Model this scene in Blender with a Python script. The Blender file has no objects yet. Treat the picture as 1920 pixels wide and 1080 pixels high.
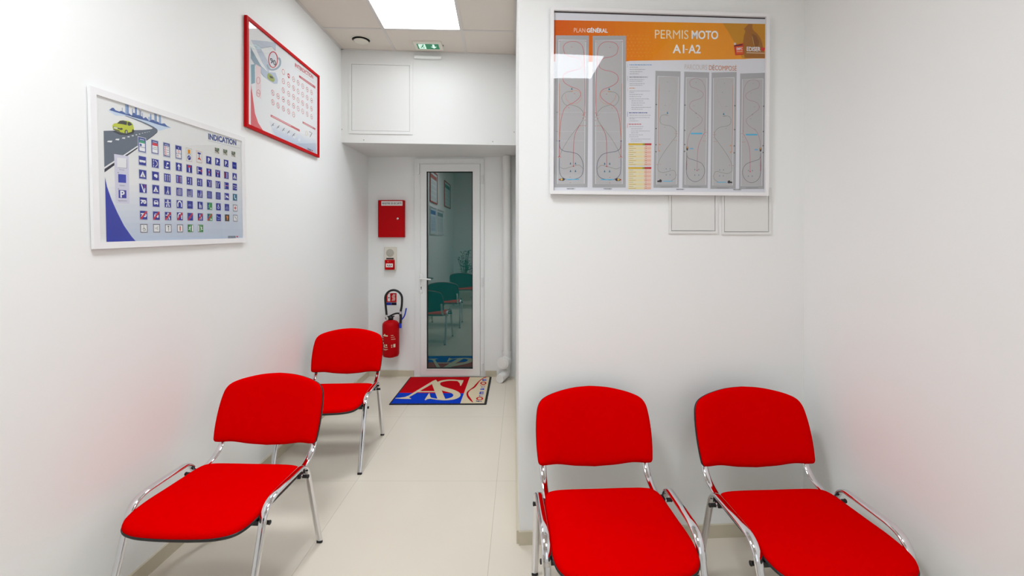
import bpy, bmesh, math, random
import numpy as np
from mathutils import Vector, Matrix
PI = math.pi
random.seed(7)
SC = bpy.context.scene
COL = SC.collection

# ------------------------------------------------------------------ camera, world, exposure
F_PX, CX, CY, YAW, PITCH, EYE = 853.0, 974.4, 454.67, -0.0406, -0.0048, 1.5
fwd = Vector((-math.sin(YAW) * math.cos(PITCH), math.cos(YAW) * math.cos(PITCH), math.sin(PITCH)))
rgt = Vector((math.cos(YAW), math.sin(YAW), 0))
upv = rgt.cross(fwd)
cd = bpy.data.cameras.new('camera')
cam = bpy.data.objects.new('camera', cd)
COL.objects.link(cam)
cam.matrix_world = Matrix(((rgt.x, upv.x, -fwd.x, 0), (rgt.y, upv.y, -fwd.y, 0), (rgt.z, upv.z, -fwd.z, EYE), (0, 0, 0, 1)))
cd.sensor_width = 36.0
cd.lens = 36.0 * F_PX / 1920
cd.shift_x = (960 - CX) / 1920
cd.shift_y = (CY - 540) / 1920
cd.clip_start = 0.02
SC.camera = cam
W = bpy.data.worlds.new('daylight')
SC.world = W
W.use_nodes = True
W.node_tree.nodes['Background'].inputs[0].default_value = (0.93, 0.97, 1.0, 1)
W.node_tree.nodes['Background'].inputs[1].default_value = 1.2
SC.view_settings.view_transform = 'Standard'
SC.view_settings.look = 'None'
SC.view_settings.exposure = 0.10
SC.view_settings.gamma = 1.0
SC.view_settings.use_curve_mapping = False
PANEL_GLOW, PANEL_SPREAD = 8.8, 2.7
PANEL_WATTS = [5.6, 2.0, 27.0]   # corridor, right, left (unseen lamp added to brighten the left wall)

# ------------------------------------------------------------------ materials
MATS = {}
def lin(c):
    return tuple((v / 255 / 12.92) if v / 255 <= 0.04045 else ((v / 255 + 0.055) / 1.055) ** 2.4 for v in c)
def mat(name, rgb, rough=0.5, metal=0.0, bump=0.0, scale=200.0, var=0.0, spec=0.5, coat=0.0, emit=None):
    if name in MATS: return MATS[name]
    m = bpy.data.materials.new(name); m.use_nodes = True
    nt = m.node_tree; b = nt.nodes['Principled BSDF']
    c = lin(rgb)
    b.inputs['Base Color'].default_value = (*c, 1)
    b.inputs['Roughness'].default_value = rough
    b.inputs['Metallic'].default_value = metal
    b.inputs['Specular IOR Level'].default_value = spec
    b.inputs['Coat Weight'].default_value = coat
    if emit:
        b.inputs['Emission Color'].default_value = (*lin(emit[0]), 1)
        b.inputs['Emission Strength'].default_value = emit[1]
    if bump or var:
        tc = nt.nodes.new('ShaderNodeTexCoord'); n = nt.nodes.new('ShaderNodeTexNoise')
        n.inputs['Scale'].default_value = scale; n.inputs['Detail'].default_value = 4
        nt.links.new(tc.outputs['Object'], n.inputs['Vector'])
        if bump:
            bp = nt.nodes.new('ShaderNodeBump'); bp.inputs['Strength'].default_value = bump; bp.inputs['Distance'].default_value = 0.002
            nt.links.new(n.outputs[0], bp.inputs['Height']); nt.links.new(bp.outputs[0], b.inputs['Normal'])
        if var:
            mx = nt.nodes.new('ShaderNodeMix'); mx.data_type = 'RGBA'
            mx.inputs[6].default_value = (*[v * (1 - var) for v in c], 1); mx.inputs[7].default_value = (*[min(1, v * (1 + var)) for v in c], 1)
            nt.links.new(n.outputs[0], mx.inputs[0]); nt.links.new(mx.outputs[2], b.inputs['Base Color'])
    MATS[name] = m
    return m
WALL = mat('white wall paint', (243, 243, 241), 0.55, bump=0.12, scale=90, var=0.006, spec=0.35)
BOXW = mat('white boxing paint', (229, 228, 225), 0.42, bump=0.05, scale=60, var=0.004, spec=0.4)
CEIL = mat('ceiling tile', (224, 215, 204), 0.9, bump=0.25, scale=260, var=0.01, spec=0.1)
GRID = mat('white ceiling grid metal', (214, 208, 202), 0.5)
SKIRT = mat('beige tile skirting', (204, 194, 172), 0.35, var=0.03, scale=12)
CHROME = mat('polished chrome', (225, 225, 228), 0.07, metal=1.0)
FABRIC = mat('red woven fabric', (214, 0, 1), 0.95, bump=0.15, scale=700, var=0.04, spec=0.0)
SHELL = mat('black moulded plastic', (16, 15, 17), 0.45)
PVC = mat('white pvc', (238, 238, 236), 0.35)
PVCD = mat('shadow gap grey', (120, 116, 110), 0.7)
FRW = mat('white lacquered aluminium', (240, 238, 238), 0.25, coat=0.2)
FRR = mat('red lacquered aluminium', (190, 0, 10), 0.5, spec=0.12)
BACKB = mat('backing board', (150, 140, 125), 0.8)
GASKET = mat('black rubber', (14, 14, 15), 0.5)
REDM = mat('red enamel steel', (190, 0, 10), 0.5, spec=0.12)
BLUEP = mat('blue plastic', (10, 60, 200), 0.35)
IVORY = mat('ivory plastic', (228, 222, 208), 0.4)
GREYP = mat('grey plastic', (186, 180, 168), 0.5)
MATB = mat('mat rubber edge', (12, 11, 14), 0.8, bump=0.3, scale=400)
CAULK = mat('white drain plastic', (238, 236, 232), 0.35)
LEAF = mat('green leaf', (40, 96, 40), 0.45, var=0.25, scale=20)
SOIL = mat('potting soil', (60, 44, 32), 0.95, bump=0.5, scale=60)
DUCT_SHADE = mat('painted duct shade', (14, 12, 10), 0.9)

def floor_mat():
    m = bpy.data.materials.new('cream porcelain floor tile'); m.use_nodes = True
    nt = m.node_tree; b = nt.nodes['Principled BSDF']; L = nt.links
    tc = nt.nodes.new('ShaderNodeTexCoord'); mp = nt.nodes.new('ShaderNodeMapping')
    mp.inputs['Rotation'].default_value = (0, 0, 0.0413); mp.inputs['Location'].default_value = (1.02, -2.828, 0)
    br = nt.nodes.new('ShaderNodeTexBrick'); br.offset = 0; br.squash = 1
    br.inputs['Scale'].default_value = 1.0
    br.inputs['Brick Width'].default_value = 0.875; br.inputs['Row Height'].default_value = 1.03
    br.inputs['Mortar Size'].default_value = 0.0012; br.inputs['Mortar Smooth'].default_value = 0.1
    a = lin((229, 219, 203))
    br.inputs['Color1'].default_value = (*a, 1); br.inputs['Color2'].default_value = (*[v * 0.985 for v in a], 1)
    br.inputs['Mortar'].default_value = (*lin((190, 181, 166)), 1)
    L.new(tc.outputs['Object'], mp.inputs[0]); L.new(mp.outputs[0], br.inputs[0])
    n = nt.nodes.new('ShaderNodeTexNoise'); n.inputs['Scale'].default_value = 3.0; n.inputs['Detail'].default_value = 6
    L.new(tc.outputs['Object'], n.inputs[0])
    hs = nt.nodes.new('ShaderNodeMix'); hs.data_type = 'RGBA'; hs.blend_type = 'MULTIPLY'; hs.inputs[0].default_value = 0.06
    L.new(br.outputs[0], hs.inputs[6]); L.new(n.outputs[0], hs.inputs[7]); L.new(hs.outputs[2], b.inputs['Base Color'])
    b.inputs['Roughness'].default_value = 0.32; b.inputs['Specular IOR Level'].default_value = 0.4
    return m
FLOOR = floor_mat()
def glazing_mat():
    m = bpy.data.materials.new('clear poster glazing'); m.use_nodes = True
    nt = m.node_tree; nt.nodes.clear(); L = nt.links
    o = nt.nodes.new('ShaderNodeOutputMaterial'); mx = nt.nodes.new('ShaderNodeMixShader')
    t = nt.nodes.new('ShaderNodeBsdfTransparent'); g = nt.nodes.new('ShaderNodeBsdfGlossy'); fr = nt.nodes.new('ShaderNodeFresnel')
    ge = nt.nodes.new('ShaderNodeNewGeometry'); ml = nt.nodes.new('ShaderNodeMath'); ml.operation = 'MULTIPLY_ADD'
    ml.inputs[1].default_value = 1 / 1.46 - 1.46; ml.inputs[2].default_value = 1.46   # the same reflectance on the way in and out
    L_ = nt.links; L_.new(ge.outputs['Backfacing'], ml.inputs[0]); L_.new(ml.outputs[0], fr.inputs[0])
    g.inputs['Roughness'].default_value = 0.015
    n = nt.nodes.new('ShaderNodeTexNoise'); n.inputs['Scale'].default_value = 2.2; n.inputs['Detail'].default_value = 1
    tc = nt.nodes.new('ShaderNodeTexCoord'); bp = nt.nodes.new('ShaderNodeBump'); bp.inputs['Strength'].default_value = 0.05; bp.inputs['Distance'].default_value = 0.02
    L.new(tc.outputs['Object'], n.inputs[0]); L.new(n.outputs[0], bp.inputs['Height']); L.new(bp.outputs[0], g.inputs['Normal'])
    L.new(fr.outputs[0], mx.inputs[0]); L.new(t.outputs[0], mx.inputs[1]); L.new(g.outputs[0], mx.inputs[2]); L.new(mx.outputs[0], o.inputs[0])
    return m
GLAZ = glazing_mat()
def door_glass_mat():
    m = bpy.data.materials.new('dark green tinted glass'); m.use_nodes = True
    nt = m.node_tree; nt.nodes.clear(); L = nt.links
    o = nt.nodes.new('ShaderNodeOutputMaterial'); mx = nt.nodes.new('ShaderNodeMixShader')
    d = nt.nodes.new('ShaderNodeBsdfDiffuse'); g = nt.nodes.new('ShaderNodeBsdfGlossy')
    d.inputs[0].default_value = (0.004, 0.09, 0.08, 1); g.inputs['Roughness'].default_value = 0.01
    mx.inputs[0].default_value = 0.20
    L.new(d.outputs[0], mx.inputs[1]); L.new(g.outputs[0], mx.inputs[2]); L.new(mx.outputs[0], o.inputs[0])
    return m
DGLASS = door_glass_mat()
PANELM = mat('lit diffuser', (255, 255, 255), 0.6, emit=((241, 248, 254), PANEL_GLOW))

# ------------------------------------------------------------------ helpers
def tag(o, label=None, cat=None, group=None, kind=None):
    if label: o['label'] = label
    if cat: o['category'] = cat
    if group: o['group'] = group
    if kind: o['kind'] = kind
    return o
def empty(name, M):
    o = bpy.data.objects.new(name, None); COL.objects.link(o)
    o.empty_display_size = 0.05
    o.matrix_world = M if isinstance(M, Matrix) else Matrix.Translation(Vector(M))
    return o
class MB:
    """collects shapes, links them as ONE mesh object"""
    def __init__(s): s.v = []; s.f = []; s.m = []; s.sm = []
    def add(s, verts, faces, mi=0, smooth=False):
        b = len(s.v); s.v += [tuple(p) for p in verts]
        for f in faces: s.f.append([b + i for i in f]); s.m.append(mi); s.sm.append(smooth)
        return s
    def box(s, x0, x1, y0, y1, z0, z1, mi=0):
        V = [(x, y, z) for z in (z0, z1) for y in (y0, y1) for x in (x0, x1)]
        return s.add(V, [(0, 2, 3, 1), (4, 5, 7, 6), (0, 1, 5, 4), (1, 3, 7, 5), (3, 2, 6, 7), (2, 0, 4, 6)], mi)
    def rbox(s, x0, x1, y0, y1, z0, z1, r, mi=0, n=4):
        """box with rounded corners in XY and a softened front (z1) edge"""
        out = []
        for cx, cy, a0 in ((x1 - r, y1 - r, 0), (x0 + r, y1 - r, PI / 2), (x0 + r, y0 + r, PI), (x1 - r, y0 + r, 1.5 * PI)):
            for k in range(n + 1):
                a = a0 + PI / 2 * k / n; out.append((cx, cy, math.cos(a), math.sin(a)))
        e = min(r, (z1 - z0)) * 0.45
        rings = [(r, z0), (r, z1 - e), (r - e * 0.3, z1 - e * 0.3), (r - e, z1)]
        V = [(cx + c * rr, cy + sn * rr, z) for rr, z in rings for cx, cy, c, sn in out]
        N = len(out); Fs = []
        for k in range(len(rings) - 1):
            for i in range(N): j = (i + 1) % N; Fs.append((k * N + i, k * N + j, (k + 1) * N + j, (k + 1) * N + i))
        s.add(V, Fs, mi, True)
        s.add([(V[i]) for i in range(3 * N, 4 * N)], [tuple(range(N))], mi)
        return s.add([(V[i]) for i in range(N)], [tuple(reversed(range(N)))], mi)
    def lathe(s, prof, M=None, n=32, mi=0, cap=True):
        V = []; N = len(prof)
        for k in range(n):
            a = 2 * PI * k / n
            for r, z in prof:
                p = Vector((r * math.cos(a), r * math.sin(a), z)); V.append(M @ p if M else p)
        Fs = [(k * N + i, ((k + 1) % n) * N + i, ((k + 1) % n) * N + i + 1, k * N + i + 1) for k in range(n) for i in range(N - 1)]
        s.add(V, Fs, mi, True)
        if cap:
            if prof[0][0] > 1e-6: s.add([V[k * N] for k in range(n)], [tuple(reversed(range(n)))], mi)
            if prof[-1][0] > 1e-6: s.add([V[k * N + N - 1] for k in range(n)], [tuple(range(n))], mi)
        return s
    def tube(s, pts, rx, ry=None, side=Vector((1, 0, 0)), n=12, mi=0, cap=True):
        """sweep: rx along 'side', ry across it"""
        ry = ry or rx; P = [Vector(p) for p in pts]; V = []
        for i, p in enumerate(P):
            t = (P[min(i + 1, len(P) - 1)] - P[max(i - 1, 0)]).normalized()
            b = t.cross(side)
            if b.length < 1e-4: b = t.cross(Vector((0, 0, 1)))
            b.normalize(); a = b.cross(t)
            for k in range(n):
                q = 2 * PI * k / n; V.append(p + a * rx * math.cos(q) + b * ry * math.sin(q))
        Fs = [(i * n + k, i * n + (k + 1) % n, (i + 1) * n + (k + 1) % n, (i + 1) * n + k) for i in range(len(P) - 1) for k in range(n)]
        s.add(V, Fs, mi, True)
        if cap:
            s.add(V[:n], [tuple(reversed(range(n)))], mi); s.add(V[-n:], [tuple(range(n))], mi)
        return s
    def prism(s, poly, z0, z1, mi=0):
        n = len(poly)
        s.add([(x, y, z1) for x, y in poly], [tuple(range(n))], mi)
        s.add([(x, y, z0) for x, y in poly], [tuple(reversed(range(n)))], mi)
        V = [(x, y, z0) for x, y in poly] + [(x, y, z1) for x, y in poly]
        return s.add(V, [(i, (i + 1) % n, n + (i + 1) % n, n + i) for i in range(n)], mi)
    def build(s, name, mats, parent=None, fix=True):
        me = bpy.data.meshes.new(name); me.from_pydata(s.v, [], s.f)
        for m in (mats if isinstance(mats, (list, tuple)) else [mats]): me.materials.append(m)
        me.polygons.foreach_set('material_index', s.m); me.polygons.foreach_set('use_smooth', s.sm)
        me.update()
        if fix:
            bm = bmesh.new(); bm.from_mesh(me); bmesh.ops.recalc_face_normals(bm, faces=bm.faces); bm.to_mesh(me); bm.free()
        o = bpy.data.objects.new(name, me); COL.objects.link(o)
        if parent: o.parent = parent
        return o
def spline(P, n=6, closed=False):
    P = [np.array(p, float) for p in P]; out = []; N = len(P)
    for i in range(N if closed else N - 1):
        g = (lambda k: P[k % N]) if closed else (lambda k: P[max(0, min(N - 1, k))])
        a, b, c, d = g(i - 1), g(i), g(i + 1), g(i + 2)
        for k in range(n):
            t = k / n
            out.append(0.5 * ((2 * b) + (c - a) * t + (2 * a - 5 * b + 4 * c - d) * t * t + (3 * b - a - 3 * c + d) * t ** 3))
    if not closed: out.append(P[-1])
    return [tuple(p) for p in out]
TXT = {}
def glyphs(body, bold=0.0):
    """outlines of a piece of writing as flat polygons in its own unit box"""
    k = (body, bold)
    if k in TXT: return TXT[k]
    cu = bpy.data.curves.new('lettering', 'FONT'); cu.body = body; cu.offset = bold; cu.resolution_u = 4
    o = bpy.data.objects.new('lettering', cu); COL.objects.link(o)
    dg = bpy.context.evaluated_depsgraph_get(); me = o.evaluated_get(dg).to_mesh()
    V = [tuple(v.co[:2]) for v in me.vertices]; Fs = [tuple(p.vertices) for p in me.polygons]
    o.evaluated_get(dg).to_mesh_clear()
    bpy.data.objects.remove(o); bpy.data.curves.remove(cu)
    xs = [v[0] for v in V]; ys = [v[1] for v in V]
    TXT[k] = ([((x - min(xs)) / (max(xs) - min(xs)), (y - min(ys)) / (max(ys) - min(ys))) for x, y in V], Fs)
    return TXT[k]
def homography(src, dst):
    A = []; B = []
    for (x, y), (u, v) in zip(src, dst):
        A.append([x, y, 1, 0, 0, 0, -u * x, -u * y]); B.append(u)
        A.append([0, 0, 0, x, y, 1, -v * x, -v * y]); B.append(v)
    h = np.append(np.linalg.solve(np.array(A, float), np.array(B, float)), 1).reshape(3, 3)
    def f(p):
        q = h @ np.array([p[0], p[1], 1.0]); return (q[0] / q[2], q[1] / q[2])
    return f
class Art:
    """flat print: coloured shapes stacked a hair apart, one mesh"""
    def __init__(s, T, z0=0.0, dz=0.00012, rough=0.5): s.T = T; s.mb = MB(); s.z = z0; s.dz = dz; s.mats = []; s.rough = rough
    def col(s, c):
        n = 'print ink %d %d %d' % tuple(c)
        m = mat(n, c, max(s.rough, .7), spec=0.04)
        if m not in s.mats: s.mats.append(m)
        return s.mats.index(m)
    def raw(s, V, Fs, c, k):
        s.mb.add([(x, y, s.z + s.dz * k) for x, y in V], Fs, s.col(c))
    def poly(s, pts, c, k=1, T=True):
        P = [s.T(p) if T else p for p in pts]
        if sum(P[i - 1][0] * P[i][1] - P[i][0] * P[i - 1][1] for i in range(len(P))) < 0: P = P[::-1]
        s.raw(P, [tuple(range(len(P)))], c, k)
    def rect(s, x0, y0, x1, y1, c, k=1, T=True): s.poly([(x0, y0), (x1, y0), (x1, y1), (x0, y1)], c, k, T)
    def line(s, pts, w, c, k=2, T=True, closed=False):
        """ribbon; w a width or one width per point, in the units of pts"""
        P = [np.array(p[:2], float) for p in pts]
        if closed: P = P + [P[0]]
        n = len(P); ws = w if isinstance(w, (list, tuple)) else [w] * n
        L = []; R = []
        for i in range(n):
            a = P[i - 1] if i else (P[-2] if closed else P[0]); b = P[i + 1] if i < n - 1 else (P[1] if closed else P[-1])
            t = b - a; t = t / (np.linalg.norm(t) + 1e-9); q = np.array([-t[1], t[0]]) * ws[i] / 2
            L.append(tuple(P[i] + q)); R.append(tuple(P[i] - q))
        if T: L = [s.T(p) for p in L]; R = [s.T(p) for p in R]
        V = L + R
        tri = []
        for i in range(n - 1):
            for q in ((i, n + i, n + i + 1), (i, n + i + 1, i + 1)):
                (ax, ay), (bx, by), (cx_, cy_) = (V[j] for j in q); ar_ = (bx - ax) * (cy_ - ay) - (cx_ - ax) * (by - ay)
                if abs(ar_) > 1e-12: tri.append(q if ar_ > 0 else q[::-1])
        s.raw(V, tri, c, k)
    def curve(s, pts, w, c, k=2, T=True, n=5):
        q = spline([(*p[:2], (w if not isinstance(w, (list, tuple)) else w[i])) for i, p in enumerate(pts)], n)
        s.line(q, [a[2] for a in q], c, k, T)
    def ring(s, x, y, rx, ry, w, c, k=2, T=True, n=18):
        s.line([(x + rx * math.cos(2 * PI * i / n), y + ry * math.sin(2 * PI * i / n)) for i in range(n)], w, c, k, T, closed=True)
    def disc(s, x, y, rx, ry, c, k=2, T=True, n=16):
        s.poly([(x + rx * math.cos(2 * PI * i / n), y + ry * math.sin(2 * PI * i / n)) for i in range(n)], c, k, T)
    def text(s, body, bl, br, tl, c, k=3, bold=0.0, T=True):
        """box of the writing given by three corners: bottom left, bottom right, top left"""
        A, B, C = [np.array(s.T(p) if T else p) for p in (bl, br, tl)]
        V, Fs = glyphs(body, bold)
        s.raw([tuple(A + (B - A) * x + (C - A) * y) for x, y in V], Fs, c, k)
    def build(s, name, parent): return s.mb.build(name, s.mats, parent, fix=False)

# ------------------------------------------------------------------ the room's planes
XL = lambda y: -1.5524 + 0.0413 * (y - 3)
XP = lambda y: 0.1065 + 0.025 * (y - 3)
YD = lambda x: 5.0484 - 0.0578 * (x + 0.8)
YB = lambda x: 4.3597 + 0.0352 * (x + 0.8)
YF = lambda x: 2.2475 + 0.015 * (x - 0.7)
XR, ZC, ZB, YBACK = 1.5439, 3.29, 2.417, -2.0
def ray(px, py): return fwd + rgt * ((px - CX) / F_PX) - upv * ((py - CY) / F_PX)
class Plane:
    """a wall: point, direction to the right as seen from the room; local X right, Y up, Z out of the wall"""
    def __init__(s, p, d):
        s.p = Vector(p); s.x = Vector(d).normalized(); s.y = Vector((0, 0, 1)); s.n = s.x.cross(s.y)
    def at(s, px, py, off=0.0):
        d = ray(px, py); t = ((s.p + s.n * off) - Vector((0, 0, EYE))).dot(s.n) / d.dot(s.n)
        return Vector((0, 0, EYE)) + d * t
    def uv(s, px, py, off=0.0):
        q = s.at(px, py, off) - s.p; return (q.dot(s.x), q.z - s.p.z)
    def frame(s, u, v, off=0.0, spin=0.0, lean=0.0):
        o = s.p + s.x * u + s.y * v + s.n * off
        M = Matrix(((s.x.x, s.y.x, s.n.x, o.x), (s.x.y, s.y.y, s.n.y, o.y), (s.x.z, s.y.z, s.n.z, o.z), (0, 0, 0, 1)))
        return M @ Matrix.Rotation(spin, 4, 'Z') @ Matrix.Rotation(lean, 4, 'X')
LW = Plane((XL(0), 0, 0), (0.0413, 1, 0))
DW = Plane((0, YD(0), 0), (1, -0.0578, 0))
BX = Plane((0, YB(0), 0), (1, 0.0352, 0))
FW = Plane((0, YF(0), 0), (1, 0.015, 0))

def struct(name, mb, m, parent=None):
    o = mb.build(name, m, parent); o['kind'] = 'structure'; return o
def slab(pts, z0, z1):  # vertical prism over a plan polygon
    return MB().prism(pts, z0, z1)
T_ = 0.12
struct('floor', slab([(-2.2, YBACK - .3), (1.9, YBACK - .3), (1.9, 5.4), (-2.2, 5.4)], -0.1, 0), FLOOR)
struct('wall_left', slab([(XL(YBACK - .2) - T_, YBACK - .2), (XL(YBACK - .2), YBACK - .2), (XL(5.3), 5.3), (XL(5.3) - T_, 5.3)], 0, ZC), WALL)
struct('wall_right', slab([(XR, YBACK - .2), (XR + T_, YBACK - .2), (XR + T_, 2.6), (XR, 2.6)], 0, ZC), WALL)
struct('wall_front', slab([(XP(YF(0.09)), YF(0.09)), (XR, YF(XR)), (XR, 2.5), (XP(2.5) + .1, 2.5), (XP(5.3) + .1, 5.3), (XP(5.3), 5.3)], 0, ZC), WALL)
# end wall of the corridor, with the door opening
dx0, dz1 = DW.uv(783, 303); dx1, _ = DW.uv(904, 306)
def dpt(u, off=0.0): q = DW.p + DW.x * u + DW.n * off; return (q.x, q.y)
for k, q in enumerate(([dpt(-1.62), dpt(dx0), dpt(dx0, -.2), dpt(-1.62, -.2)], [dpt(dx1), dpt(.4), dpt(.4, -.2), dpt(dx1, -.2)], [dpt(dx0), dpt(dx1), dpt(dx1, -.2), dpt(dx0, -.2)])):
    struct('wall_end', MB().prism(q, dz1 if k == 2 else 0, ZC), WALL)
struct('wall_boxing', MB().prism([(XL(4.3), YB(XL(4.3))), (XP(4.38), YB(XP(4.38))), (XP(5), YD(XP(5))), (XL(5), YD(XL(5)))], ZB, ZC), BOXW)
wb = MB()
bw0, bw1 = 0.15, 1.4
wb.box(XL(YBACK), bw0, YBACK - .15, YBACK, 0, ZC); wb.box(bw1, XR, YBACK - .15, YBACK, 0, ZC)
wb.box(bw0, bw1, YBACK - .15, YBACK, 0, 0.5); wb.box(bw0, bw1, YBACK - .15, YBACK, 2.5, ZC)
struct('wall_back', wb, WALL)
wf = MB()
for a, b, c, d in ((bw0, bw1, .5, .56), (bw0, bw1, 2.44, 2.5), (bw0, bw0 + .06, .56, 2.44), (bw1 - .06, bw1, .56, 2.44), (.75, .81, .56, 2.44)):
    wf.box(a, b, YBACK - .1, YBACK - .04, c, d)
wr = struct('window_1', wf, PVC)
# ceiling with a suspended grid
TILE, GX, GY = 0.664, -1.0, 3.905
LX = [(GX, GY - TILE), (GX + 2 * TILE + .085, -0.56), (GX, GY - 5 * TILE)]
cl = MB()
holes = [(x, x + TILE, y, y + TILE) for x, y in LX]
ys = sorted({YBACK - .2, 5.3} | {h[2] for h in holes} | {h[3] for h in holes})
xs = sorted({-1.9, 1.7} | {h[0] for h in holes} | {h[1] for h in holes})
for i in range(len(xs) - 1):
    for j in range(len(ys) - 1):
        cxm, cym = (xs[i] + xs[i + 1]) / 2, (ys[j] + ys[j + 1]) / 2
        if not any(h[0] < cxm < h[1] and h[2] < cym < h[3] for h in holes):
            cl.box(xs[i], xs[i + 1], ys[j], ys[j + 1], ZC, ZC + .03)
cl.box(-1.9, 1.7, YBACK - .2, 5.3, ZC + .12, ZC + .16)
struct('ceiling', cl, CEIL)
gr = MB()
gw, gh = 0.012, 0.003
for k in range(-1, 4):
    x = GX + TILE * k + (.085 if k > 1 else 0)
    y1 = YB(x) if x < 0.1 else YF(x)
    if XL(3) < x < XR: gr.box(x - gw, x + gw, YBACK, y1 - .002, ZC - gh, ZC)
for k in range(-12, 1):
    y = GY + TILE * k
    x0 = XL(y) + .001; x1 = (XP(y) if y > 2.24 else XR) - .001
    yy = y if y > 2.4 else y
    if any(abs(y - h[2]) < .3 or abs(y - h[3]) < .3 for h in holes[1:]): continue
    gr.box(x0, x1, y - gw, y + gw, ZC - gh - .0003, ZC)
for h in holes:
    gr.box(XL(h[2]) + .002, (XP(h[2]) if h[2] > 2 else XR) - .002, h[2] - gw, h[2] + .002, ZC - gh - .0006, ZC)
    gr.box(XL(h[2]) + .002, (XP(h[2]) if h[2] > 2 else XR) - .002, h[3] - .002, h[3] + gw, ZC - gh - .0006, ZC)
# wall angle round the corridor
gr.prism([(XL(YBACK), YBACK), (XL(YBACK) + .022, YBACK), (XL(4.35) + .022, 4.35), (XL(4.35), 4.35)], ZC - .004, ZC)
gr.prism([(XP(4.38), 4.38), (XP(4.38) - .022, 4.38), (XP(2.26) - .022, 2.26), (XP(2.26), 2.26)], ZC - .004, ZC)
gr.prism([(XL(4.3), YB(XL(4.3)) - .02), (XP(4.3), YB(XP(4.3)) - .02), (XP(4.3), YB(XP(4.3))), (XL(4.3), YB(XL(4.3)))], ZC - .004, ZC)
struct('trim_1', gr, GRID)
# skirting
SH, SD = 0.066, 0.012
def skirt(name, a, b, n):
    a, b, n = Vector(a), Vector(b), Vector(n).normalized() * SD
    struct(name, MB().prism([tuple(a)[:2], tuple(b)[:2], tuple(b + n)[:2], tuple(a + n)[:2]], 0, SH), SKIRT)
skirt('baseboard_left', (XL(YBACK), YBACK, 0), (XL(5.08), 5.08, 0), (1, -.04, 0))
skirt('baseboard_corridor', (XP(2.24), 2.24, 0), (XP(4.7), 4.7, 0), (-1, 0, 0))
skirt('baseboard_front', (XP(2.24) - .0, YF(.09), 0), (XR, YF(XR), 0), (0, -1, 0))
skirt('baseboard_right', (XR, YBACK, 0), (XR, 2.24, 0), (-1, 0, 0))
bsk = DW.uv(776, 707)[0]
a, b = dpt(-1.5), dpt(bsk); skirt('baseboard_end', (*a, 0), (*b, 0), DW.n)
a, b = dpt(dx1 + .035), dpt(DW.uv(931, 700)[0]); skirt('baseboard_end', (*a, 0), (*b, 0), DW.n)

# ------------------------------------------------------------------ door
dr = empty('door_1', DW.frame(dx0, 0)); dr['kind'] = 'structure'
DWd = dx1 - dx0
J = 0.035
jm = MB()
jm.box(J, DWd - J * .55, 0, .0115, -.05, .02)
jm.box(-.03, J, 0, dz1 + .03, -.05, .018); jm.box(DWd - J * .55, DWd + .02, 0, dz1 + .03, -.05, .018); jm.box(J, DWd - J * .55, dz1 - .03, dz1 + .03, -.05, .018)
o = jm.build('door_frame', PVC, dr)
g0, gt = DW.uv(800.5, 322); g1, gb = DW.uv(887.5, 691)
g0 -= dx0; g1 -= dx0
lf = MB()
l0, l1, lt, lb = J + .003, DWd - J * .55 - .003, dz1 - .033, .012
lf.box(l0, g0, lb, lt, -.03, .028); lf.box(g1, l1, lb, lt, -.03, .028); lf.box(g0, g1, lb, gb, -.03, .028); lf.box(g0, g1, gt, lt, -.03, .028)
# glazing bead step
lf.box(g0 - .012, g0 + .002, gb - .012, gt + .012, .028, .031); lf.box(g1 - .002, g1 + .012, gb - .012, gt + .012, .028, .031)
lf.box(g0, g1, gb - .012, gb + .002, .028, .031); lf.box(g0, g1, gt - .002, gt + .012, .028, .031)
leaf = lf.build('door_leaf', PVC, dr)
gk = MB()
for q in ((g0 + .002, g0 + .012, gb, gt), (g1 - .012, g1 - .002, gb, gt), (g0, g1, gb, gb + .01), (g0, g1, gt - .01, gt)): gk.box(*q, 0, .012)
gk.build('gasket', GASKET, leaf)
gp = MB().box(-(g1 - g0) / 2, (g1 - g0) / 2, gb, gt, -.005, .001).build('glass_pane', DGLASS, leaf); gp.location = ((g0 + g1) / 2, 0, 0); gp.rotation_euler = (0, .0225, 0)
hx, hz = DW.uv(789.5, 523, .04); hx -= dx0
hp = MB().rbox(hx - .016, hx + .016, hz - .16, hz + .06, .028, .036, .014)
pl = hp.build('handle_plate', PVC, dr)
lv = MB(); lv.tube([(hx, hz, .036), (hx, hz, .075)], .009, n=14)
lv.tube(spline([(hx - .006, hz + .002, .078), (hx + .03, hz + .004, .082), (hx + .08, hz, .082), (hx + .115, hz - .004, .08)], 5), .009, .0075, side=Vector((0, 0, 1)))
lv.build('door_handle', PVC, dr)
kh = MB().lathe([(0, .0362), (.006, .0362), (.006, .037), (0, .037)], Matrix.Translation((hx, hz - .092, 0)), 14)
kh.box(hx - .003, hx + .003, hz - .118, hz - .092, .0362, .037); kh.build('keyhole', GASKET, pl)
for yy in (338, 528, 688):
    u, v = DW.uv(904, yy); u -= dx0
    MB().tube([(u + .004, v - .04, .026), (u + .004, v + .04, .026)], .009, n=12).lathe([(0, 0), (.011, 0), (.011, .004), (0, .006)], Matrix.Translation((u + .004, v + .04, .026)) @ Matrix.Rotation(-PI / 2, 4, 'X'), 12).build('hinge', PVC, dr)
u, v = DW.uv(785, 312); u -= dx0
MB().box(u - .006, u + .012, v - .09, v + .03, .018, .03).box(u + .012, u + .014, v - .085, v + .02, .018, .0305).build('hinge_cover', PVC, dr)

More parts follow.
